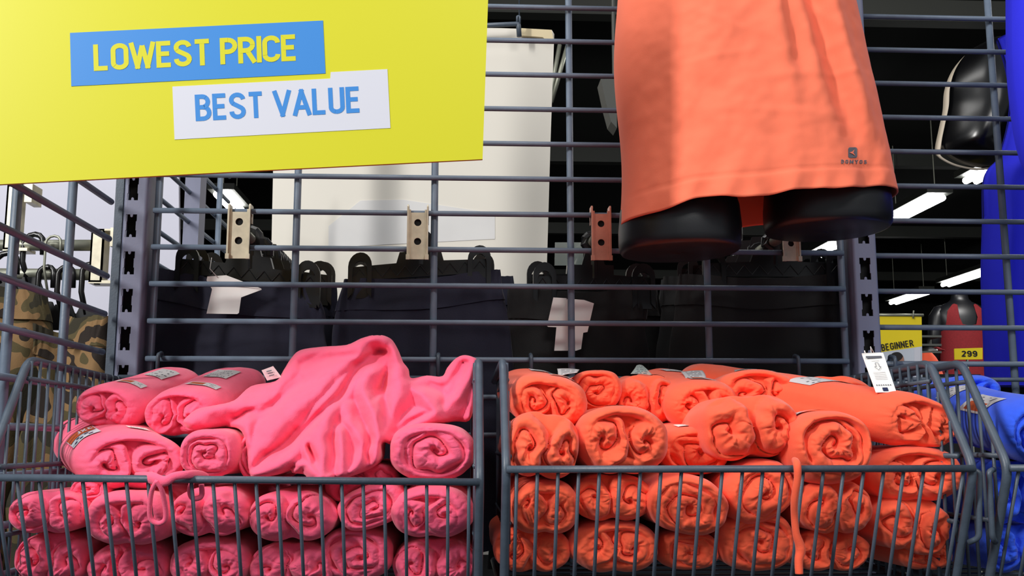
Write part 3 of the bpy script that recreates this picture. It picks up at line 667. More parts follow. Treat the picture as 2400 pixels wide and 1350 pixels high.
# black hip form: one continuous body with two thigh stumps
def hip_form():
    t = thing('mannequin', (xc0, YC, zh - 0.035), 'black hip form wearing the coral shirt, cut flat below the thighs', 'mannequin')
    def stump(xc, yc, ax, ay, zb, zt, tilt, nm):
        n = 64; prof = [(0.0, 0), (0.5, 0), (0.90, 0.0), (0.955, 0.0012), (0.985, 0.005), (1.0, 0.012), (1.0, 0.03), (0.97, 0.055), (0.86, 0.085), (0.6, zt - zb)]
        V = []; 
        for q, h in prof:
            for k in range(n):
                a = 2 * PI * k / n; x = math.cos(a); y = math.sin(a); x = math.copysign(abs(x) ** 0.9, x); y = math.copysign(abs(y) ** 0.9, y)
                V.append((xc + ax * max(q, 1e-4) * x, yc + ay * max(q, 1e-4) * y, zb + h + tilt * x * ax))
        return obj(nm, V, grid_faces(len(prof), n, True), M['manq'], t)
    a = P(1595, 545, YC + 0.0); b_ = P(1940, 520, YC)
    stump(a.x, YC + 0.006, 0.0760, 0.078, P(1590, 571, YC - 0.075).z + 0.004, zh + 0.09, 0.02, 'thigh')
    stump(b_.x, YC + 0.002, 0.0775, 0.076, P(1940, 511, YC - 0.075).z, zh + 0.09, 0.02, 'thigh')
    V = []; n = 64; rows = [(0.9, 0.05), (0.93, 0.09), (0.93, 0.2), (0.9, 0.44)]
    for q, s in rows:
        p = shirt_pt(np.linspace(0, 2 * PI, n, endpoint=False), np.full(n, s), -0.012); V.append(p)
    V = np.concatenate(V); Fc = grid_faces(4, n, True) + [tuple(range(n)), tuple(reversed(range(3 * n, 4 * n)))]
    obj('hips', V, Fc, M['manq'], t)
hip_form()

# ------------------------------------------------------------------ baskets
def basket(xl, xr, zr_l, zr_r, nfront, label, px_off=0.0, only_left=False, nside=15, front_px=None, back=-0.012):
    t = thing('wire_basket', ((xl + xr) / 2, -0.2, 1.14), label, 'basket', 'sloping wire baskets hooked on the grid')
    zn = (zr_l + zr_r) / 2; ztop = CAM.z + 0.085; yn, yt = -0.382, -0.300; zbot = 1.145; yb = -0.322
    for x, zr, sgn in ((xl, zr_l, 1), (xr, zr_r, -1)):
        pts = fillet([(x, back, ztop - 0.004), (x, yt, ztop), (x, yn, zr), (x, yb, zbot), (x, back, zbot)], 0.016, 7)
        tube('side_frame', pts, 0.0046, M['basket'], t, 12)
        if only_left and sgn < 0: pass
        # second rail just under the top, and a middle rail
        xi = x + sgn * 0.004
        tube('side_rail', [(xi, back, ztop - 0.022), (xi, yt - 0.006, ztop - 0.020)], 0.0026, M['basket'], t)
        tube('side_rail', [(xi, back, zn + 0.012), (xi, yn + 0.022, zn + 0.012)], 0.0028, M['basket'], t)
        tube('side_rail', [(xi, back, zn - 0.055), (xi, yb - 0.026, zn - 0.055)], 0.0026, M['basket'], t)
        for k in range(nside):
            y = back - 0.006 - (k + 0.3) * (0.345 / nside)
            zt_ = ztop if y > yt else ztop + (y - yt) / (yn - yt) * (zr - ztop)
            lo = zbot if y > yb else zbot + (yb - y) / (yb - yn) * (zr - zbot)
            if y > yn + 0.01: tube('side_wire', [(xi, y, zt_), (xi, y, lo)], 0.0019, M['basket'], t, 6)
    # front rim and uprights
    tube('front_rim', [(xl, yn - 0.002, zr_l), (xr, yn - 0.002, zr_r)], 0.0036, M['basket'], t, 10)
    tube('bottom_rim', [(xl, yb, zbot), (xr, yb, zbot)], 0.0034, M['basket'], t, 10)
    tube('back_rim', [(xl, back, ztop), (xr, back, ztop)], 0.003, M['basket'], t, 10)
    for k in range(nfront):
        u = (k + 0.5) / nfront if front_px is None else front_px[k]
        x = xl + (xr - xl) * u; zr = zr_l + (zr_r - zr_l) * u
        pts = [(x, yn - 0.0005, zr), (x, yb - 0.001, zbot), (x, yb + 0.02, zbot - 0.003)]
        tube('front_wire', pts, 0.0019, M['basket'], t, 6)
    for k in range(7):
        y = yb + 0.03 + (back - yb - 0.04) * k / 6; tube('bottom_wire', [(xl, y, zbot - 0.003), (xr, y, zbot - 0.003)], 0.0019, M['basket'], t, 6)
    # hooks onto the grid
    for x in (xl + 0.05, xr - 0.05):
        tube('hook', fillet([(x, back, ztop), (x, back, ztop + 0.03), (x, 0.006, ztop + 0.034), (x, 0.006, ztop + 0.022)], 0.005), 0.0028, M['basket'], t, 8)
    return t
Yn = -0.384
pl0, pr0 = P(-40, 1119, Yn), P(1124, 1130, Yn)
basket(pl0.x, pr0.x, pl0.z, pr0.z, 23, 'grey wire basket holding the pink rolls')
ol0, or0 = P(1187, 1100, Yn), P(2284, 1098, Yn)
basket(ol0.x, or0.x, ol0.z, or0.z, 23, 'grey wire basket holding the orange rolls')
bl0 = P(2366, 1097, Yn); basket(bl0.x, bl0.x + 0.47, bl0.z, bl0.z, 22, 'grey wire basket holding the blue rolls, at the right edge')
for p, lab in ((or0, 'round grey hook loop on the right corner of the orange basket'), (bl0, 'round grey hook loop on the left corner of the blue basket')):
    sgn = 1 if p is or0 else -1
    q = tube('basket_clip', fillet([(p.x + sgn * 0.006, Yn + 0.02, p.z - 0.002), (p.x + sgn * 0.013, Yn + 0.016, p.z - 0.004), (p.x + sgn * 0.011, Yn + 0.022, p.z - 0.07), (p.x + sgn * 0.004, Yn + 0.03, p.z - 0.075)], 0.006), 0.003, M['basket'], None, 8); tag(q, lab, 'clip')
# dark gondola shelf below the baskets and back panel behind them
g = MB().box((-1.2, 0.09, 0.0), (1.6, 0.5, 0.14)).box((-1.2, 0.09, 0.95), (0.9, 0.5, 0.97)).build('gondola_shelf', M['dark']); tag(g, 'dark shelf base behind and below the baskets', 'shelf')

# ------------------------------------------------------------------ rolled garments
def spiral(u, v, cx, cz, rx, rz, nt, d, ph):
    p = (u - cx) / rx; q = (v - cz) / rz; r = np.sqrt(p * p + q * q); a = np.arctan2(q, p)
    k = (1 - r) * nt + d * (a - ph) / (2 * PI)
    b = np.abs(np.sin(PI * k)) ** 0.5
    edge = np.clip((1 - r) / 0.20, 0, 1) ** 0.5
    core = 1 - 0.85 * np.exp(-(r / 0.11) ** 2)
    return np.where(r < 1, np.minimum(b, 1) * edge * core, 0), r, a
SURF = {}
def roll(p, w, h, L, m, kind, seed, label, cat='rolled trousers', group=None, rot=0.0, back=(0, 0), name='rolled_trousers', yaw=0.0, stick=(), depth=1.0, nA=132, nR=42, nB=20, taper=0.0):
    """p centre of the front end, w x h its size (m), L length going back; back = sideways/upward drift of the far end"""
    rs = np.random.RandomState(seed); A, B = w / 2, h / 2
    an = np.linspace(0, 2 * PI, nA, endpoint=False)
    def outline(a, y):
        n = 2.35; c, s = np.abs(np.cos(a)), np.abs(np.sin(a)); k = 1 / (c ** n + s ** n) ** (1 / n)
        k = k * (1 + 0.045 * fbm(np.cos(a) * 1.3 + 7, np.sin(a) * 1.3, y * 9, seed, 2))
        if kind in ('two', 'lobes'):   # dip between the two legs, mostly on the underside
            k = k * (1 - (0.16 if kind == 'lobes' else 0.10) * np.exp(-((a - 1.5 * PI) / 0.22) ** 2) - (0.09 if kind == 'lobes' else 0.0) * np.exp(-((a - 0.5 * PI) / 0.22) ** 2))
        return k
    # front end, polar grid
    R = np.linspace(1, 0, nR) ** 0.92; RR, AA = np.meshgrid(R, an, indexing='ij')
    k = outline(AA, 0.0); U = RR * k * np.cos(AA); Vv = RR * k * np.sin(AA)
    wx = 0.15 * fbm(U * 1.9, Vv * 1.7, seed * 0.37, seed, 2); wz = 0.17 * fbm(U * 1.9 + 9, Vv * 1.7, seed * 0.37, seed + 3, 2)
    u, v = U + wx, Vv + wz; amp = min(w, h) * 0.5
    f1, f2 = rs.uniform(0, 2 * PI, 2); nt1, nt2 = rs.uniform(0.85, 1.35, 2)
    t = 0.20 if kind == 'two' else (0.16 if kind == 'one' else 0.0)
    if kind == 'one':
        H, r1, a1 = spiral(u, v, 0.02, -0.04, 1 - t * 1.15, 1 - t * 1.15, rs.uniform(1.3, 1.8), 1, f1)
        cen = [(r1, a1)]
    else:
        g = 1 - t * 1.05; sp = rs.uniform(-0.06, 0.06)
        H1, r1, a1 = spiral(u, v, -0.5 * g + sp, -0.06, 0.53 * g + sp, g * 0.97, nt1, 1, f1)
        H2, r2, a2 = spiral(u, v, 0.5 * g + sp, -0.06, 0.53 * g - sp, g * 0.97, nt2, -1, f2)
        H = np.maximum(H1, H2); cen = [(r1, a1), (r2, a2)]
    if t:
        Rn = RR; tt = t * (1 + 0.25 * np.sin(AA + f1)); q = (Rn - (1 - tt)) / tt
        Hw = np.sqrt(np.clip(1 - q * q, 0, 1)) ** 0.9
        low = 1 - 0.55 * np.clip(-np.sin(AA), 0, 1) ** 2            # wrap is slack below
        H = np.maximum(H * (0.90 if kind == 'two' else 0.8), Hw * low * 1.0)
    # soft puckers radiating from the hearts of the spirals
    pk = 0
    for (r_, a_) in cen:
        pk = pk + np.sin(a_ * rs.randint(6, 10) + 3 * fbm(U * 2, Vv * 2, 1.0, seed + 8, 2)) * np.exp(-((r_ - 0.38) / 0.28) ** 2) * np.where(r_ < 1.0, 1, 0)
    pn = fbm(U * 3.3, Vv * 3.3, seed * 1.1, seed + 21, 3)
    rg = 1 - np.abs(fbm(U * 3.6 + 4, Vv * 3.6, seed * 0.7, seed + 31, 2)) * 2.2
    H = H * (1 + 0.10 * pn) + 0.075 * pk * H - 0.09 * np.clip(rg, 0, 1) ** 3 * H
    rim = np.sqrt(np.clip(1 - RR ** 8, 0, 1))
    Yc = -(amp * 0.56 * depth * H * rim + amp * 0.22 * (1 - RR ** 2) + amp * 0.10 * rim)
    X = U * A; Z = Vv * B
    cap = np.stack([X, Yc, Z], -1).reshape(-1, 3)
    # body rings from the far end forward
    ys = np.linspace(L, 0.0, nB); body = []
    for y in ys[:-1]:
        kk = outline(an, y) * (1 + 0.02 * math.sin(y * 40 + seed)) * (1 - taper * y / L)
        e = 1.0
        if y > L - 0.02: e = math.sqrt(max(0.02, 1 - ((y - L + 0.02) / 0.021) ** 2))
        if y < 0.012: e = 1 - 0.015 * (1 - y / 0.012)
        wr = 1 + 0.018 * fbm(np.cos(an) * 2.5, np.sin(an) * 2.5, y * 22, seed + 40, 2)
        body.append(np.stack([A * e * kk * wr * np.cos(an), np.full(nA, y), B * e * kk * wr * np.sin(an)], -1))
    body = np.concatenate(body)
    V = np.concatenate([body, cap]); nb = nB - 1
    F = grid_faces(nb + nR, nA, True) + [tuple(range(nA))]
    # place: shear along the back direction, roll about the axis
    ax = Vector((back[0], 1.0, back[1])); xx = Vector((1, -0.35 * back[0] if abs(back[0]) < 0.3 else 0, 0)); zz = Vector((0, -0.5 * back[1], 1)).normalized()
    c, s = math.cos(rot), math.sin(rot); ex = xx * c + zz * s; ez = zz * c - xx * s
    Mx = np.array([list(ex), list(ax), list(ez)])
    W = V @ Mx + np.array(p)
    # cloth pressed against the sloping wire front
    if p[1] < -0.27:
        zr_, zb_ = 1.262, 1.145; q = np.clip((zr_ - W[:, 2]) / (zr_ - zb_), 0, 1); lim = -0.384 + q * 0.062 + 0.0032
        e_ = W[:, 1] - lim; W[:, 1] = np.where((W[:, 2] < zr_ + 0.012), lim + np.where(e_ > 0.006, e_, 0.006 * np.exp(np.clip((e_ - 0.006) / 0.012, -20, 0))), W[:, 1])
    o = obj(name, W, [tuple(reversed(f)) for f in F], m, None, True, origin=Vector((p[0], p[1] + L / 2, p[2] - B)) if True else None)
    tag(o, label, cat, group)
    def surf(deg, y, off=0.0012):
        a_ = np.radians(np.array([deg], float)); kk = outline(a_, y) * (1 + 0.02 * math.sin(y * 40 + seed)) * (1 - taper * y / L); wr = 1 + 0.018 * fbm(np.cos(a_) * 2.5, np.sin(a_) * 2.5, y * 22, seed + 40, 2)
        q = np.stack([(A * kk * wr + off) * np.cos(a_), np.full(1, float(y)), (B * kk * wr + off) * np.sin(a_)], -1) @ Mx + np.array(p); return Vector(q[0])
    SURF[o.name] = surf
    # stickers wrapped on the body
    for st in stick:
        a0, a1, y0, y1, kind_ = st; na, nyy = 22, 14
        aa = np.radians(np.linspace(a0, a1, na)); yy = np.linspace(y0, y1, nyy); V = []; mi = []
        sk = 0.15 * (y1 - y0)
        for y in yy:
            kk = outline(aa, y) * (1 + 0.02 * math.sin(y * 40 + seed)) * (1 - taper * y / L); wr = 1 + 0.018 * fbm(np.cos(aa) * 2.5, np.sin(aa) * 2.5, y * 22, seed + 40, 2)
            V.append(np.stack([(A * kk * wr + 0.0012) * np.cos(aa), np.full(na, y) + sk * np.linspace(-1, 1, na), (B * kk * wr + 0.0012) * np.sin(aa)], -1))
        V = np.concatenate(V) @ Mx + np.array(p); F = grid_faces(nyy, na)
        prnd = np.random.RandomState(seed + 77)
        for i in range(nyy - 1):
            for j in range(na - 1):
                k_ = 0
                if kind_ == 'size':
                    if 2 <= i <= nyy - 4 and na * 0.42 < j < na - 3: k_ = 1
                    if 2 <= i <= nyy - 4 and 2 <= j < na * 0.36 and (i % 3) == 0 and prnd.rand() < 0.6: k_ = 2
                elif kind_ == 'silver':
                    if i % 3 == 1 and prnd.rand() < 0.45 and 1 < j < na - 3: k_ = 2
                elif kind_ == 'paper':
                    if i % 2 == 1 and prnd.rand() < 0.4 and 2 < j < na - 4: k_ = 2
                mi.append(k_)
        ms = [M['label'] if kind_ != 'paper' else M['paper'], M['brown'], M['print']]
        so = obj('size_sticker' if kind_ == 'size' else 'care_label', V, F, ms, o, True, mi)
        if kind_ == 'size': so['label'] = 'pale size sticker with a rust band'
        else: so['label'] = 'pale printed care label'
    return o
def rpx(x0, x1, y0, y1, Y, m, kind, seed, label, group, L=0.25, **kw):
    """roll from the box its end fills in the photograph, at distance Y"""
    if Y < -0.27 and y1 > 1150: Y += 0.034 if Y < -0.33 else 0.029
    c = P((x0 + x1) / 2, (y0 + y1) / 2, Y); L = min(L, -0.02 - Y); a = P(x0, (y0 + y1) / 2, Y); b_ = P(x1, (y0 + y1) / 2, Y); tt = P((x0 + x1) / 2, y0, Y); bb = P((x0 + x1) / 2, y1, Y)
    return roll((c.x, c.y, c.z), (b_ - a).length, (tt - bb).length, L, m, kind, seed, label, 'rolled trousers', group, **kw)
GP, GO, GB = 'rolled pink fleece trousers in the left basket', 'rolled orange fleece trousers in the right basket', 'rolled blue fleece trousers in the third basket'
pk = M['pink']; og = M['orange']; bu = M['blue']
# pink, top row and row above the rim
rpx(183, 345, 903, 1004, -0.215, pk, 'two', 1, 'pink roll at the top left corner of the pile, sticker on top', GP, 0.17, back=(0.16, 0.20), stick=[(52, 100, 0.012, 0.028, 'size'), (58, 100, 0.075, 0.125, 'silver')], rot=-0.06)
rpx(342, 520, 908, 1022, -0.225, pk, 'two', 2, 'pink roll in the top row, second from the left, half under the loose trousers', GP, 0.17, back=(0.14, 0.22), stick=[(45, 96, 0.012, 0.030, 'size'), (60, 105, 0.075, 0.125, 'silver')], rot=0.05)
rpx(166, 432, 1008, 1152, -0.325, pk, 'two', 3, 'wide pink roll behind the rim with the 3XL sticker', GP, 0.22, back=(-0.50, 0.10), stick=[(62, 84, 0.03, 0.05, 'paper')], depth=1.1)
rpx(424, 564, 1004, 1120, -0.318, pk, 'one', 4, 'narrow spiral pink roll just above the rim, left of the loose trousers', GP, 0.24, back=(0.05, 0.03))
rpx(560, 640, 1010, 1130, -0.30, pk, 'one', 5, 'pink roll mostly covered by the loose trousers, right of the narrow spiral roll', GP, 0.24)
rpx(912, 1112, 990, 1128, -0.325, pk, 'one', 6, 'large single spiral pink roll against the right side of the basket', GP, 0.25, depth=1.15)
rpx(760, 930, 1085, 1175, -0.315, pk, 'lobes', 26, 'pink roll tucked under the right edge of the loose trousers', GP, 0.25, rot=0.2)
# pink, row under the rim
rpx(24, 200, 1148, 1251, -0.355, pk, 'lobes', 7, 'leftmost pink roll in the row just under the rim', GP, 0.30, depth=1.1)
rpx(165, 262, 1118, 1180, -0.335, pk, 'one', 27, 'small pink roll end tucked below the wide roll with the 3XL sticker', GP, 0.28)
rpx(203, 402, 1150, 1278, -0.362, pk, 'two', 8, 'pink roll under the rim with the hanging cord loop before it', GP, 0.30, depth=1.1)
rpx(402, 588, 1140, 1258, -0.352, pk, 'lobes', 9, 'pink roll under the rim, third from the left', GP, 0.30)
rpx(586, 788, 1145, 1270, -0.355, pk, 'lobes', 10, 'pink roll under the rim, directly below the loose trousers', GP, 0.30)
rpx(790, 952, 1135, 1238, -0.350, pk, 'one', 11, 'pink roll under the rim, second from the right, tilted upward', GP, 0.28, rot=0.35)
rpx(914, 1110, 1136, 1264, -0.360, pk, 'two', 12, 'rightmost pink roll in the row just under the rim', GP, 0.30)
# pink, bottom row
rpx(36, 212, 1246, 1375, -0.325, pk, 'lobes', 13, 'leftmost pink roll in the bottom row', GP, 0.27)
rpx(208, 398, 1268, 1385, -0.322, pk, 'lobes', 14, 'second pink roll from the left in the bottom row', GP, 0.27)
rpx(400, 592, 1260, 1378, -0.325, pk, 'two', 15, 'third pink roll from the left in the bottom row', GP, 0.27)
rpx(588, 788, 1268, 1382, -0.325, pk, 'lobes', 16, 'fourth pink roll from the left in the bottom row', GP, 0.27)
rpx(752, 925, 1234, 1360, -0.322, pk, 'one', 17, 'pink roll in the bottom row, second from the right', GP, 0.27)
rpx(920, 1114, 1260, 1382, -0.322, pk, 'lobes', 18, 'rightmost pink roll in the bottom row', GP, 0.27)

# orange
rpx(1194, 1376, 880, 1002, -0.300, og, 'two', 31, 'orange roll at the top left corner with a size sticker on top', GO, 0.26, back=(-0.02, 0.10), stick=[(35, 88, 0.02, 0.042, 'size'), (60, 100, 0.15, 0.19, 'silver')], rot=-0.1)
rpx(1188, 1357, 965, 1124, -0.345, og, 'lobes', 32, 'orange roll at the left side just above the rim', GO, 0.30, rot=-0.12)
rpx(1336, 1456, 866, 965, -0.185, og, 'one', 33, 'orange roll in the back row, first from the left', GO, 0.16)
rpx(1448, 1588, 878, 994, -0.175, og, 'lobes', 34, 'orange roll in the back row, second from the left, with upright label', GO, 0.15, back=(0.05, 0.05), stick=[(55, 82, 0.01, 0.03, 'silver')])
rpx(1348, 1562, 950, 1112, -0.335, og, 'two', 35, 'large orange roll with two swirls in the middle left above the rim', GO, 0.29, stick=[(84, 108, 0.006, 0.02, 'silver')], depth=1.15)
rpx(1556, 1726, 888, 1010, -0.205, og, 'two', 36, 'orange roll in the back row with a size sticker on its front edge', GO, 0.18, back=(-0.08, 0.15), stick=[(56, 100, 0.008, 0.026, 'size'), (60, 105, 0.09, 0.13, 'silver')])
rpx(1640, 1872, 922, 1080, -0.318, og, 'lobes', 37, 'plump two-lobed orange roll in the middle of the top row', GO, 0.27, rot=0.06, depth=1.15)
rpx(1682, 1872, 868, 965, -0.190, og, 'two', 38, 'orange roll in the back row behind the plump two-lobed roll', GO, 0.16, stick=[(72, 108, 0.02, 0.045, 'silver')])
rpx(1842, 2036, 962, 1135, -0.338, og, 'one', 39, 'orange roll above the rim with a silver sticker on its left shoulder', GO, 0.29, stick=[(88, 150, 0.003, 0.026, 'silver')], depth=1.1)
rpx(2024, 2222, 922, 1052, -0.310, og, 'two', 40, 'long orange roll slanting back at top right with the hanging white tag', GO, 0.27, back=(-0.58, 0.20), rot=-0.14, stick=[(55, 135, 0.075, 0.105, 'silver'), (92, 128, 0.16, 0.172, 'size')])
rpx(1850, 2050, 880, 985, -0.170, og, 'lobes', 41, 'orange roll in the back row at the right, behind the slanting roll', GO, 0.14)
rpx(2030, 2256, 1045, 1178, -0.345, og, 'two', 42, 'orange roll at the right side crossing behind the rim', GO, 0.30)
rpx(1545, 1705, 1000, 1112, -0.280, og, 'one', 43, 'shaded orange roll between the two-swirl roll and the plump roll, care label on top', GO, 0.24, stick=[(62, 110, 0.01, 0.035, 'paper')], back=(0, 0.06))
rpx(1690, 1862, 1082, 1222, -0.352, og, 'one', 44, 'tilted orange roll crossing the rim, left of the hanging cord', GO, 0.30, rot=0.4)
rpx(1193, 1357, 1122, 1253, -0.362, og, 'two', 45, 'leftmost orange roll in the row under the rim', GO, 0.31)
rpx(1344, 1526, 1108, 1222, -0.352, og, 'lobes', 46, 'second orange roll in the row under the rim', GO, 0.30)
rpx(1514, 1704, 1112, 1254, -0.362, og, 'one', 47, 'orange roll with tight spiral folds under the rim', GO, 0.31, rot=-0.25, depth=1.1)
rpx(1868, 2042, 1122, 1252, -0.356, og, 'lobes', 48, 'orange roll under the rim, right of the hanging cord', GO, 0.30)
rpx(2042, 2220, 1160, 1296, -0.345, og, 'lobes', 49, 'rightmost orange roll in the row under the rim', GO, 0.29, rot=-0.2)
rpx(1158, 1338, 1232, 1343, -0.328, og, 'lobes', 50, 'leftmost orange roll on the basket floor', GO, 0.27)
rpx(1336, 1545, 1220, 1345, -0.340, og, 'two', 51, 'second orange roll from the left on the basket floor', GO, 0.28)
rpx(1540, 1684, 1244, 1336, -0.322, og, 'one', 52, 'small orange roll on the basket floor, third from the left', GO, 0.27)
rpx(1680, 1858, 1196, 1338, -0.330, og, 'one', 53, 'large orange roll on the basket floor below the tilted roll', GO, 0.27)
rpx(1850, 2040, 1240, 1342, -0.322, og, 'lobes', 54, 'orange roll on the basket floor, second from the right', GO, 0.27)
rpx(2100, 2230, 1256, 1336, -0.322, og, 'two', 55, 'rightmost orange roll on the basket floor', GO, 0.27)
# blue
rpx(2330, 2520, 930, 1085, -0.300, bu, 'two', 71, 'large blue roll at the right edge with a rust and white sticker', GB, 0.26, stick=[(120, 160, 0.02, 0.075, 'size'), (100, 150, 0.11, 0.14, 'silver')], back=(0.02, 0.14))
rpx(2215, 2345, 880, 960, -0.120, bu, 'two', 72, 'blue roll at the back of the third basket with a paper label', GB, 0.10, stick=[(60, 110, 0.01, 0.05, 'paper')])
rpx(2290, 2450, 1075, 1230, -0.250, bu, 'lobes', 73, 'blue roll in the shade below the stickered blue roll', GB, 0.22)
rpx(2290, 2470, 1225, 1345, -0.240, bu, 'lobes', 74, 'blue roll lowest in the third basket', GB, 0.2)
rpx(2270, 2370, 955, 1040, -0.14, bu, 'one', 75, 'blue roll with a clear sticker behind the slanting basket corner', GB, 0.12, stick=[(60, 130, 0.008, 0.05, 'silver')])

# the 3XL sticker on the wide pink roll
wide = [o for o in bpy.data.objects if o.get('label', '').startswith('wide pink roll')][0]
wsurf = SURF[wide.name]
def w3(u, v, off=0.0012): return wsurf(158 - 42 * u, 0.004 + 0.062 * v + 0.012 * u, off)
def wpatch(name, u0, u1, v0, v1, m, off, par, lab=None, n=12):
    V = [w3(u0 + (u1 - u0) * j / n, v0 + (v1 - v0) * i / n, off) for i in range(n + 1) for j in range(n + 1)]
    o = obj(name, V, grid_faces(n + 1, n + 1), m, par, True)
    if lab: o['label'] = lab
    return o
so = wpatch('size_sticker', 0, 1, 0, 1, M['swhite'], 0.0012, wide, 'white size sticker reading 3XL on a rust band')
wpatch('rust_band', 0.03, 0.97, 0.45, 0.97, M['brown'], 0.0016, so)
lettering('lettering', '3XL', 0.2, lambda u, v: w3(0.95 - 0.5 * u, 0.60 + 0.26 * v, 0.0020), M['swhite'], so, 0.15)
for (u, v) in ((0.15, 0.1), (0.4, 0.1), (0.7, 0.1), (0.3, 0.27), (0.6, 0.27)): wpatch('printed_mark', u, u + 0.12, v, v + 0.08, M['navyprint'], 0.0016, so, None, 3)

# ------------------------------------------------------------------ loose crumpled pink trousers
OUT = [(428, 990), (438, 975), (462, 958), (500, 950), (548, 938), (588, 905), (645, 893), (664, 868), (682, 840), (705, 820), (760, 812), (812, 808), (848, 792), (885, 784), (915, 793), (930, 815), (942, 845), (955, 862), (962, 886), (1000, 880), (1036, 882), (1048, 862), (1068, 840), (1090, 832), (1116, 840), (1123, 856), (1116, 880), (1112, 940), (1100, 985), (1062, 988), (1010, 1000), (960, 1022), (920, 1042), (900, 1036), (893, 1045), (890, 1075), (868, 1098), (818, 1118), (780, 1124), (745, 1134), (722, 1124), (712, 1112), (684, 1108), (690, 1092), (655, 1110), (605, 1120), (585, 1112), (578, 1060), (565, 1010), (530, 1002), (478, 1008), (445, 1006)]
RID = [  # polylines: (px, py, rise towards the viewer in mm), falloff slope, apex radius px
 ([(590, 1085, 40), (640, 1010, 46), (690, 960, 44), (745, 915, 40), (805, 862, 36), (862, 812, 30), (895, 800, 22)], 0.85, 16),
 ([(700, 845, 2), (760, 826, 6), (830, 822, 10), (880, 800, 14), (915, 815, 20), (930, 860, 28), (934, 910, 34), (920, 960, 34), (905, 1010, 30)], 0.9, 12),
 ([(755, 1115, 62), (748, 1060, 60), (752, 1010, 56), (775, 960, 52), (795, 925, 44), (835, 880, 38), (860, 850, 30)], 0.95, 13),
 ([(880, 1085, 52), (886, 1030, 56), (884, 985, 54), (868, 945, 48), (855, 915, 42), (866, 880, 36), (884, 850, 28)], 1.0, 8),
 ([(450, 985, 34), (500, 962, 34), (560, 955, 30), (620, 945, 24), (660, 915, 18), (690, 870, 10)], 0.9, 14),
 ([(585, 1040, 38), (582, 990, 36), (600, 968, 32), (650, 960, 28), (700, 925, 24), (740, 880, 18)], 0.9, 12),
 ([(600, 1112, 44), (650, 1095, 50), (690, 1060, 50), (720, 1020, 46), (745, 985, 42)], 0.95, 10),
 ([(905, 1025, 30), (955, 1003, 34), (1005, 975, 36), (1018, 957, 34), (990, 925, 30), (962, 905, 22)], 0.9, 6),
 ([(1025, 975, 22), (1060, 935, 24), (1085, 895, 20), (1108, 850, 14), (1090, 838, 8)], 0.9, 9),
 ([(965, 898, 8), (1010, 888, 8), (1045, 884, 8), (1070, 850, 8)], 0.8, 8),
 ([(820, 1105, 50), (850, 1060, 52), (838, 1020, 50), (815, 985, 46), (812, 950, 40)], 1.0, 8),
 ([(685, 1100, 46), (712, 1090, 54), (735, 1108, 62), (770, 1120, 60)], 1.2, 6),
 ([(722, 1085, 56), (715, 1050, 54), (728, 1030, 52)], 1.3, 5),
 ([(800, 1108, 54), (795, 1070, 56), (790, 1020, 54)], 1.1, 9),
 ([(1100, 975, 10), (1108, 930, 12), (1112, 890, 12)], 0.8, 8),
]
VAL = [([(888, 826), (868, 842), (845, 862), (815, 905), (785, 945), (738, 985), (690, 1030), (645, 1080)], 20, 10),
 ([(862, 812), (880, 822), (892, 836), (880, 856)], 14, 12),
 ([(596, 1096), (640, 1062), (672, 1030), (700, 1000)], 10, 8),
 ([(580, 982), (625, 958), (672, 925), (705, 885)], 12, 9),
 ([(545, 985), (575, 968), (600, 962)], 12, 8),
 ([(908, 868), (895, 905), (876, 930)], 14, 9), ([(900, 920), (905, 960), (898, 1000)], 12, 9),
 ([(868, 1090), (858, 1055), (866, 1020), (850, 985)], 10, 8),
 ([(735, 1085), (728, 1062), (722, 1040)], 14, 6), ([(770, 1100), (772, 1060), (782, 1010), (806, 975)], 9, 9),
 ([(925, 1010), (970, 985), (1008, 962)], 14, 6), ([(1030, 950), (1055, 918), (1080, 872), (1100, 850)], 9, 10), ([(975, 902), (1010, 905), (1040, 925)], 10, 9),
 ([(740, 850), (790, 838), (840, 828)], 8, 9)]
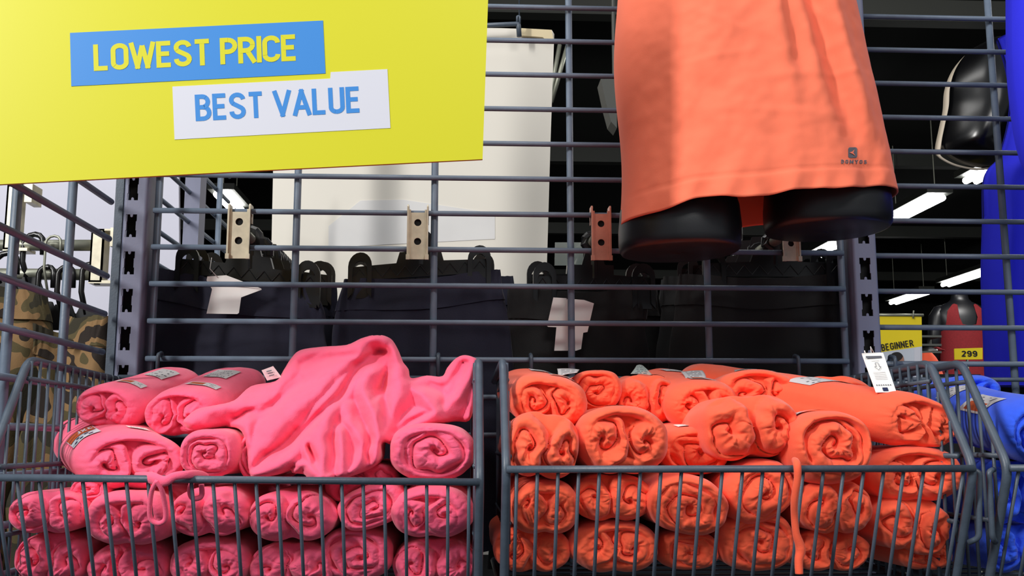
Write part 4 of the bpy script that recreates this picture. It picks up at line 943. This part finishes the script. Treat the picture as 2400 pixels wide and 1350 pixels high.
def loose_trousers():
    step = 3.2; xs = np.arange(424, 1129, step); ys = np.arange(780, 1139, step)
    # distance to outline (signed)
    out = np.array([tuple(p) for p in catmull([(a, b_) for a, b_ in OUT], 4, True)])
    GX, GY = np.meshgrid(xs, ys); 
    def dist_poly(px, py, pts, closed):
        best = np.full(px.shape, 1e9); tb = np.zeros(px.shape); n = len(pts)
        for i in range(n if closed else n - 1):
            a = pts[i]; b_ = pts[(i + 1) % n]; ab = b_[:2] - a[:2]; L2 = max(ab @ ab, 1e-9)
            t = np.clip(((px - a[0]) * ab[0] + (py - a[1]) * ab[1]) / L2, 0, 1)
            d = np.hypot(px - a[0] - t * ab[0], py - a[1] - t * ab[1]); m = d < best
            best = np.where(m, d, best); tb = np.where(m, i + t, tb)
        return best, tb
    def inside(px, py):
        c = np.zeros(px.shape, bool); n = len(out)
        for i in range(n):
            a, b_ = out[i], out[(i + 1) % n]
            if a[1] == b_[1]: continue
            cond = ((a[1] > py) != (b_[1] > py)) & (px < (b_[0] - a[0]) * (py - a[1]) / (b_[1] - a[1]) + a[0]); c ^= cond
        return c
    def height(px, py):
        wx = px + 7 * fbm(px / 60, py / 60, 0.3, 3, 2); wy = py + 7 * fbm(px / 60, py / 60, 5.3, 4, 2)
        H = np.full(px.shape, -34.0)
        for pts, k, r in RID:
            P3 = np.array(catmull(pts, 5)); d, t = dist_poly(wx, wy, P3, False)
            i = np.clip(t.astype(int), 0, len(P3) - 2); f_ = t - i
            hh = P3[i, 2] * (1 - f_) + P3[i + 1, 2] * f_
            H = np.maximum(H, hh - k * 0.85 * (np.sqrt(d * d + r * r) - r))
        for pts, dep, wd in VAL:
            P3 = np.array(catmull(pts, 5)); d, t = dist_poly(wx, wy, np.c_[P3, np.zeros(len(P3))], False); q = t / max(1, len(P3) - 1)
            H = H - dep * np.exp(-(d / wd) ** 2) * np.clip(np.sin(PI * np.clip(0.06 + 0.88 * q, 0, 1)), 0, 1) ** 0.6
        H = H + 2.2 * fbm(px / 38, py / 38, 2.0, 9, 3)
        return H
    ins = inside(GX, GY); D, _ = dist_poly(GX, GY, np.array([list(p) + [0] for p in out]), True)
    D = np.where(ins, D, -D)
    # snap outer ring of cells onto the outline: keep vertices slightly outside, pulled in to the edge
    keep = D > -step * 1.5
    sx, sy = GX.copy(), GY.copy()
    for it in range(3):
        e = 1.0; gx = (np.roll(D, -1, 1) - np.roll(D, 1, 1)) / (2 * step); gy = (np.roll(D, -1, 0) - np.roll(D, 1, 0)) / (2 * step)
    m = keep & (D < 0); sx[m] += -D[m] * gx[m]; sy[m] += -D[m] * gy[m]; Dc = np.clip(D, 0, 99)
    H = height(sx, sy); edge = np.sqrt(np.clip(1 - (1 - np.clip(Dc / 14, 0, 1)) ** 2, 0, 1))
    H = H * 1.0 - (1 - edge) * 16
    base = -0.245 - np.clip((sy - 850) / 270, 0, 1) * 0.085
    idx = -np.ones(GX.shape, int); V = []; K = []
    Vb = []
    for j in range(GX.shape[0]):
        for i in range(GX.shape[1]):
            if keep[j, i]:
                idx[j, i] = len(V); Yp = base[j, i] - H[j, i] / 1000 + 0.02
                V.append(P(sx[j, i], sy[j, i], Yp)); tt = min(1, Dc[j, i] / 40)
                ce = P(sx[j, i], sy[j, i], Yp); Vb.append(Vector((ce.x, min(-0.07, base[j, i] + 0.045 + 0.10 * tt), ce.z)))
    nV = len(V); F = []; cnt = {}
    for j in range(GX.shape[0] - 1):
        for i in range(GX.shape[1] - 1):
            q = (idx[j, i], idx[j + 1, i], idx[j + 1, i + 1], idx[j, i + 1])
            if min(q) >= 0:
                F.append(q); F.append(tuple(x + nV for x in reversed(q)))
                for a in range(4):
                    e = (q[a], q[(a + 1) % 4]); cnt[e] = cnt.get(e, 0) + 1
    for (a, b_) in list(cnt):
        if (b_, a) not in cnt: F.append((b_, a, a + nV, b_ + nV))
    o = obj('crumpled_trousers', V + Vb, F, pk, None, True)
    tag(o, 'loose crumpled pink trousers heaped over the pink rolls', 'trousers')
    sm = o.modifiers.new('soften', 'SMOOTH'); sm.factor = 0.5; sm.iterations = 1
    return o
ct = loose_trousers()
mb = MB().slab([P(613, 868, -0.24), P(640, 858, -0.24), P(660, 884, -0.235), P(626, 892, -0.235)], (0, 0.0006, 0)).build('care_label', M['paper'], ct); mb['label'] = 'small white care label'
for k in range(3): MB().slab([P(624 + k * 3, 870 + k * 5, -0.2406), P(636 + k * 3, 867 + k * 5, -0.2406), P(637 + k * 3, 869 + k * 5, -0.2406), P(625 + k * 3, 872 + k * 5, -0.2406)], (0, 0.0003, 0)).build('printed_line', M['print'], ct)
# cords
def cord(name, pts, r, m, label, cat, flat=1.0, parent=None):
    P3 = [Vector(p) for p in catmull([list(P(*q)) for q in pts], 8)]; rr = [x for x in np.interp(np.linspace(0, 1, len(P3)), np.linspace(0, 1, len(r)), r)] if isinstance(r, (list, tuple)) else r
    o = tube(name, P3, rr, m, parent, 10, flat)
    if parent is None: tag(o, label, cat)
    return o
cord('waist_cord', [(318, 1112, -0.345), (355, 1120, -0.385), (385, 1128, -0.395), (410, 1116, -0.396), (445, 1112, -0.388), (470, 1112, -0.36), (485, 1116, -0.345)], [0.002, 0.006, 0.005, 0.004, 0.004, 0.004, 0.003], pk, 'pink cord lying over the front rim of the left basket', 'cord', 0.7)
cord('waist_cord', [(368, 1128, -0.397), (356, 1150, -0.392), (351, 1185, -0.386), (352, 1212, -0.382), (362, 1224, -0.381), (376, 1226, -0.381), (388, 1214, -0.382), (386, 1180, -0.387), (378, 1145, -0.394), (366, 1128, -0.397)], 0.0024, pk, 'pink cord loop hanging in front of the left basket', 'cord')
cord('waist_cord', [(450, 1128, -0.372), (445, 1150, -0.372), (450, 1166, -0.370), (463, 1168, -0.370), (473, 1160, -0.371), (472, 1135, -0.372)], 0.0026, pk, 'short pink loop under the rim, right of the long loop', 'cord')
cord('waist_cord', [(1862, 1078, -0.375), (1868, 1088, -0.394), (1869, 1120, -0.395), (1862, 1170, -0.388), (1862, 1210, -0.380), (1866, 1250, -0.376), (1876, 1285, -0.372), (1872, 1315, -0.372), (1873, 1345, -0.372)], [0.003, 0.004, 0.0036, 0.0036, 0.0036, 0.0038, 0.0052, 0.0042, 0.0040], og, 'long orange cord hanging over the rim of the right basket', 'cord')

# paper labels standing on rolls
def label_card(pts, Y0, Y1, label, parent_mat=M['label'], n=6, lines=4):
    """bent strip between two edges: pts = bl, br, tr, tl"""
    V = []; F = []
    a, b_, c, d = P(*pts[0], Y0), P(*pts[1], Y0), P(*pts[2], Y1), P(*pts[3], Y1)
    mi = []
    nu = 12; nv = 16; rs = np.random.RandomState(int(pts[0][0]))
    for i in range(nv + 1):
        v = i / nv
        for j in range(nu + 1):
            u = j / nu; V.append((a * (1 - u) + b_ * u) * (1 - v) + (d * (1 - u) + c * u) * v + Vector((0, -0.003 * math.sin(PI * v), 0.0008 * math.sin(PI * u))))
    for i in range(nv):
        for j in range(nu):
            k = i * (nu + 1) + j; F.append((k, k + 1, k + nu + 2, k + nu + 1)); mi.append(1 if (i % 3 == 1 and 2 <= j <= nu - 3 and rs.rand() < 0.7) else 0)
    o = obj('paper_label', V, F, [parent_mat, M['print']], None, True, mi); sd = o.modifiers.new('thick', 'SOLIDIFY'); sd.thickness = 0.0004
    return tag(o, label, 'label')
label_card([(1308, 882), (1352, 873), (1358, 866), (1306, 864)], -0.225, -0.16, 'silver paper label lying behind the sticker of the top left orange roll')
label_card([(1478, 876), (1530, 880), (1506, 856), (1492, 856)], -0.15, -0.13, 'curled clear label standing on the second roll of the back row', M['clear'])
label_card([(1607, 886), (1655, 884), (1646, 868), (1596, 872)], -0.18, -0.14, 'crinkled silver label between the back row and the stickered orange roll')
label_card([(1722, 876), (1778, 874), (1774, 865), (1720, 867)], -0.165, -0.13, 'thin grey label on top of the roll behind the plump orange roll')
# hanging white swing tag
tg = MB().slab([P(2053, 920, -0.31), P(2101, 919, -0.31), P(2070, 827, -0.27), P(2062, 826, -0.27), P(2020, 828, -0.27), P(2021, 833, -0.27)], (0, 0.0006, 0)).build('swing_tag', M['paper']); tag(tg, 'long white swing tag with small print hanging at the slotted post', 'tag')
def tpt(u, v): 
    a, b_, c, d = P(2053, 920, -0.3106), P(2101, 919, -0.3106), P(2069, 827, -0.2706), P(2020, 828, -0.2706)
    return (a * (1 - u) + b_ * u) * (1 - v) + (d * (1 - u) + c * u) * v + Vector((0, -0.0003, 0))
def tquad(u0, u1, v0, v1, m, nm='printed_line'): obj(nm, [tpt(u0, v0), tpt(u1, v0), tpt(u1, v1), tpt(u0, v1)], [(0, 1, 2, 3)], m, tg, False)
tquad(0.12, 0.88, 0.87, 0.925, M['print'], 'printed_band')
for v in (0.80, 0.50, 0.455, 0.41, 0.37, 0.33): tquad(0.3 if v == .8 else 0.2, 0.7 if v == .8 else 0.8, v, v + 0.012, M['label'])
for k in range(7): tquad(0.14 + k * 0.11, 0.2 + k * 0.11, 0.17, 0.195, M['print'], 'printed_mark')
tquad(0.38, 0.64, 0.035, 0.12, M['navyprint'], 'printed_badge')
ar = [(0.45, 0.74), (0.6, 0.74), (0.6, 0.64), (0.68, 0.64), (0.52, 0.56), (0.36, 0.64), (0.45, 0.64), (0.45, 0.74)]
MB().tube([tpt(*q) + Vector((0, -0.0002, 0)) for q in ar], 0.0003, 4).build('printed_arrow', M['print'], tg)
tube('string', [P(2042, 826, -0.27), P(2040, 812, -0.26), P(2085, 900, -0.25)], 0.0005, M['paper'], tg, 5)
tube('pin', [P(2028, 828, -0.27), P(2026, 822, -0.268)], 0.0007, M['paper'], tg, 5)

# ------------------------------------------------------------------ right side: blue garments
def drape(name, left, right, Y, m, label, seed, cat, amp=0.012, nf=26, thick=0.02, n=60):
    """hanging cloth between a left and a right edge given as photo outlines top to bottom, at depth Y"""
    L = np.array(catmull(left, 8)); R_ = np.array(catmull(right, 8)); rows = 70; V = []; nx = n
    for i in range(rows):
        t = i / (rows - 1); a = np.array([np.interp(t, np.linspace(0, 1, len(L)), L[:, k]) for k in (0, 1)]); b_ = np.array([np.interp(t, np.linspace(0, 1, len(R_)), R_[:, k]) for k in (0, 1)])
        A_, B_ = P(a[0], a[1], Y), P(b_[0], b_[1], Y)
        for side in (0, 1):
            for j in range(nx):
                u = j / (nx - 1) if side == 0 else 1 - j / (nx - 1); p = A_.lerp(B_, u); wid = (B_ - A_).length
                e = math.sqrt(max(0, 1 - (2 * u - 1) ** 2)) ** 0.6
                f_ = amp * math.sin(u * wid * nf * 2 + seed + 0.8 * math.sin(p.z * 5)) + amp * 0.5 * float(fbm(u * wid * 30, p.z * 6, seed, seed, 2))
                V.append((p.x, p.y + (f_ - thick * e if side == 0 else f_ * 0.4 + thick * e), p.z))
    F = grid_faces(rows, 2 * nx, True) + [tuple(range(2 * nx)), tuple(reversed(range((rows - 1) * 2 * nx, rows * 2 * nx)))]
    o = obj(name, V, [tuple(reversed(f)) for f in F], m, None, True); return tag(o, label, cat)
drape('sweatshirt', [(2369, -60), (2370, 60), (2372, 160), (2380, 250), (2390, 320), (2408, 380), (2440, 420)], [(2700, -60), (2700, 60), (2700, 160), (2700, 250), (2700, 320), (2700, 380), (2700, 425)], -0.10, M['royal'], 'royal blue garment hanging in front of the grid at top right', 4, 'garment', 0.006, 30, 0.05)
drape('trousers', [(2342, 88), (2362, 150), (2374, 220), (2368, 290), (2345, 365), (2310, 412), (2306, 520), (2302, 640), (2305, 760), (2312, 905)], [(2480, 80), (2490, 180), (2490, 280), (2490, 350), (2500, 420), (2510, 520), (2510, 640), (2510, 760), (2515, 830), (2520, 905)], 0.30, M['royal'], 'royal blue trousers hanging behind the right grid panel', 9, 'trousers', 0.012, 34, 0.03)
# glossy black half form with ivory rim
def half_form():
    Y = 0.62; rimL = catmull([(2290, 118), (2262, 135), (2232, 172), (2216, 215), (2212, 262), (2203, 305), (2195, 352), (2205, 368), (2240, 385), (2290, 394), (2330, 388)], 6)
    t = thing('mannequin', P(2300, 390, Y), 'glossy black half form with an ivory rim, behind the right grid panel', 'mannequin')
    Rr = catmull([(2330, 108), (2360, 130), (2375, 180), (2378, 220), (2372, 262), (2352, 300), (2335, 325), (2322, 345), (2322, 360), (2326, 375), (2332, 388)], 6)
    V = []; n = 30; rows = len(rimL)
    for i in range(rows):
        a, b_ = P(rimL[i][0], rimL[i][1], Y), P(Rr[i][0], Rr[i][1], Y)
        for j in range(n):
            u = j / (n - 1); p = a.lerp(b_, u); e = math.sin(PI * (0.06 + 0.88 * u)) ** 0.7; d = 0.10 * e * math.sin(PI * (0.05 + 0.9 * i / (rows - 1))) ** 0.4
            V.append((p.x, p.y - d, p.z))
    V = np.array(V); F = grid_faces(rows, n)
    o = obj('shell', V, F, M['gloss'], t); sd = o.modifiers.new('thick', 'SOLIDIFY'); sd.thickness = 0.006
    V = []; wid = np.interp(np.arange(rows) / (rows - 1), [0, 0.2, 0.35, 0.5, 0.6, 0.7, 1], [3, 14, 17, 15, 10, 4, 3])
    for i in range(rows):
        a = P(rimL[i][0], rimL[i][1], Y - 0.014); b_ = P(rimL[i][0] + wid[i], rimL[i][1] + wid[i] * 0.2, Y - 0.03); V += [a, b_]
    o = obj('rim', V, grid_faces(rows, 2), M['rim'], t); sd = o.modifiers.new('thick', 'SOLIDIFY'); sd.thickness = 0.004
half_form()
# a second pale form edge seen left of the shirt
t = MB().slab([P(1408, 185, 0.5), P(1446, 185, 0.5), P(1446, 300, 0.5), P(1432, 285, 0.5), P(1420, 240, 0.5)], (0, 0.05, 0)).tube([P(1440, 200, 0.52), Vector((P(1440, 200, 0.52).x, 0.52, 4.25))], 0.004).build('display_form', M['lampbox']); tag(t, 'grey edge of a display form beside the left edge of the coral shirt', 'display form')
t = MB().tube([Vector((P(1330, 108, 1.2).x, 1.2, 4.3)), P(1330, 108, 1.2)], 0.004).tube([P(1312, 105, 1.2), P(1296, 190, 1.2), P(1285, 250, 1.2)], 0.006).tube([P(1330, 108, 1.2), P(1312, 170, 1.2), P(1292, 240, 1.2)], 0.006).build('hanging_cable', M['rod'], None, True); tag(t, 'pair of thin slanting cables beside the cream board', 'cable')

# ------------------------------------------------------------------ far right: sign, red top, price tag
YB = 1.1
bs = MB().slab([P(2060, 739, YB), P(2160, 741, YB), P(2161, 812, YB), P(2062, 826, YB)], (0, 0.004, 0)).slab([P(2062, 826, YB), P(2161, 812, YB), P(2162, 905, YB), P(2062, 905, YB)], (0, 0.004, 0), 1).build('shop_sign', [M['tagyellow'], M['photo']])
tag(bs, 'yellow sign reading BEGINNER above a photograph of a dark-haired head', 'sign')
lettering('lettering', 'BEGINNER', 0.15, bil((2067, 823), (2142, 811), (2139, 796), (2064, 807), YB - 0.002), M['ink'], bs, 0.1)
flatpoly('printed_hair', catmull([(2079, 845), (2086, 833), (2096, 826), (2108, 826), (2116, 834), (2112, 842), (2104, 848), (2100, 860), (2088, 866), (2078, 856)], 4, True), YB - 0.002, M['hair'], bs)
flatpoly('printed_face', catmull([(2104, 848), (2109, 838), (2116, 834), (2119, 845), (2118, 858), (2108, 864), (2100, 860)], 4, True), YB - 0.0016, M['skin'], bs)
flatpoly('printed_wall', [(2143, 817), (2158, 815), (2158, 900), (2143, 900)], YB - 0.0012, M['swhite'], bs)
MB().tube([P(2058, 738, YB), P(2164, 739, YB)], 0.004).tube([P(2141, 728, YB - 0.004), P(2140, 746, YB - 0.004)], 0.002).build('holder', M['rod'], bs, True)
tube('pole', [(P(2110, 905, YB).x, YB + 0.012, 0), (P(2110, 905, YB).x, YB + 0.012, P(2110, 742, YB).z)], 0.008, M['rod'], bs)
def tank_form():
    Y = 3.4; c = P(2262, 900, Y); sc = (Y + 1.4) / 2400
    t = thing('mannequin', (c.x, Y, c.z - 0.25), 'black headless mannequin wearing the red top', 'mannequin')
    prof = [(-60, 60, 48), (0, 58, 46), (60, 56, 46), (110, 57, 48), (140, 62, 48), (155, 66, 46), (168, 66, 42), (178, 58, 36), (186, 42, 30), (192, 28, 24), (198, 22, 20), (206, 20, 19), (212, 20, 19)]
    def rings(f, nm, m, lo=0, hi=None, par=None):
        V = []; n = 48; rows = prof[lo:hi]
        for (h, a, b_) in rows:
            for k in range(n):
                q = 2 * PI * k / n; V.append((c.x + f * a * sc * math.cos(q), Y + f * b_ * sc * math.sin(q) * 0.8, P(2262, 900 - h, Y).z))
        F = grid_faces(len(rows), n, True) + [tuple(reversed(range((len(rows) - 1) * n, len(rows) * n)))]
        return obj(nm, V, F, m, par)
    rings(1.0, 'body', M['manq'], par=t)
    for s in (-1, 1):     # upper arms
        tube('upper_arm', [P(2262 + s * 52, 722, Y), P(2262 + s * 60, 728, Y), P(2262 + s * 68, 745, Y), P(2262 + s * 72, 780, Y), P(2262 + s * 74, 850, Y)], [9 * sc, 15 * sc, 18 * sc, 17 * sc, 13 * sc], M['manq'], t, 16)
    # tank top: wraps the body, straps over the shoulders, deep scooped neck
    n = 96; V = []; rows = 26; 
    tops = []
    for k in range(n):
        q = 2 * PI * k / n; x = math.cos(q); fr = -math.sin(q)
        ax_ = abs(x)
        top = float(np.interp(ax_, [0, 0.30, 0.36, 0.60, 0.72, 0.85, 1.0], [132, 136, 182, 186, 150, 124, 120]))
        if fr < 0: top = min(top + 30, 188)
        tops.append(top)
    Pa = np.array(prof)
    for i in range(rows):
        for k in range(n):
            q = 2 * PI * k / n; h = -60 + (tops[k] + 60) * i / (rows - 1); a = np.interp(h, Pa[:, 0], Pa[:, 1]) + 2.5; b_ = np.interp(h, Pa[:, 0], Pa[:, 2]) + 3.0
            V.append((c.x + a * sc * math.cos(q), Y + b_ * sc * math.sin(q) * 0.82, P(2262, 900 - h, Y).z))
    o = obj('tank_top', V, grid_faces(rows, n, True), M['red']); tag(o, 'dark red scoop neck tank top on the headless mannequin', 'top')
    tube('stand', [(c.x, Y, 0), (c.x, Y, c.z)], 0.02, M['rod'], t)
tank_form()
YT = 0.9
pt = MB().slab([P(2237, 817, YT), P(2303, 815, YT), P(2303, 842, YT), P(2238, 843, YT)], (0, 0.003, 0)).build('price_sign', M['tagyellow']); tag(pt, 'small yellow price sign reading 299 before the red top', 'price sign')
lettering('lettering', '299', 0.2, bil((2254, 836), (2291, 836), (2290, 822), (2253, 822), YT - 0.001), M['ink'], pt, 0.1)
tube('stem', [(P(2270, 843, YT).x, YT + 0.006, 0), (P(2270, 843, YT).x, YT + 0.006, P(2270, 820, YT).z)], 0.003, M['rod'], pt)
tb = MB().box((P(2120, 900, 1.6).x, 1.5, 0), (P(2260, 900, 1.6).x, 1.75, P(2180, 882, 1.6).z)).build('display_table', M['dark']); tag(tb, 'dark display block under the orange folded garment', 'table')
# rack of goods between the beginner sign and the red top
Yk = 2.6; rk = MB()
for q_ in (2152, 2205): rk.box((P(q_, 800, Yk).x - 0.01, Yk + 0.1, 0), (P(q_, 800, Yk).x + 0.01, Yk + 0.12, P(q_, 780, Yk).z))
for y in (788, 808, 825): rk.box((P(2150, y, Yk).x, Yk, P(2150, y, Yk).z - 0.004), (P(2207, y, Yk).x, Yk + 0.25, P(2150, y, Yk).z + 0.004))
rk = rk.build('shelf_rack', M['lampbox']); tag(rk, 'far shelf rack between the beginner sign and the red top', 'rack')
def shoe(px, py, w, m, label):
    a = P(px, py, Yk + 0.08); s = w * (Yk + 1.48) / 2400
    prof = [(-0.5, 0.0), (0.5, 0.0), (0.52, 0.10), (0.42, 0.20), (0.15, 0.28), (-0.1, 0.50), (-0.4, 0.55), (-0.52, 0.45)]
    V = []; F = []; n = len(prof)
    for y, k in ((-0.04, 0.75), (-0.028, 1.0), (0.028, 1.0), (0.04, 0.75)):
        V += [(a.x + u * s * (0.9 + .1 * k), a.y + y, a.z + w_ * s * k) for u, w_ in prof]
    o = obj('shoe', V, [tuple(reversed(f)) for f in grid_faces(4, n, True)] + [tuple(range(n)), tuple(reversed(range(3 * n, 4 * n)))], m); tag(o, label, 'shoe', 'shoes on the far rack')
shoe(2178, 824, 22, M['paper'], 'pale shoe on the far rack beside the beginner sign')
shoe(2196, 824, 18, M['red'], 'dark red shoe on the far rack beside the red top')
coral = [(2163, 846), (2172, 826), (2190, 836), (2200, 858)]
o = drape('folded_garment', [(2158, 828), (2158, 850), (2160, 880)], [(2180, 828), (2196, 846), (2210, 880)], 1.6, M['orange'], 'orange folded garment just right of the beginner sign', 3, 'garment', 0.003, 20, 0.02, 20)
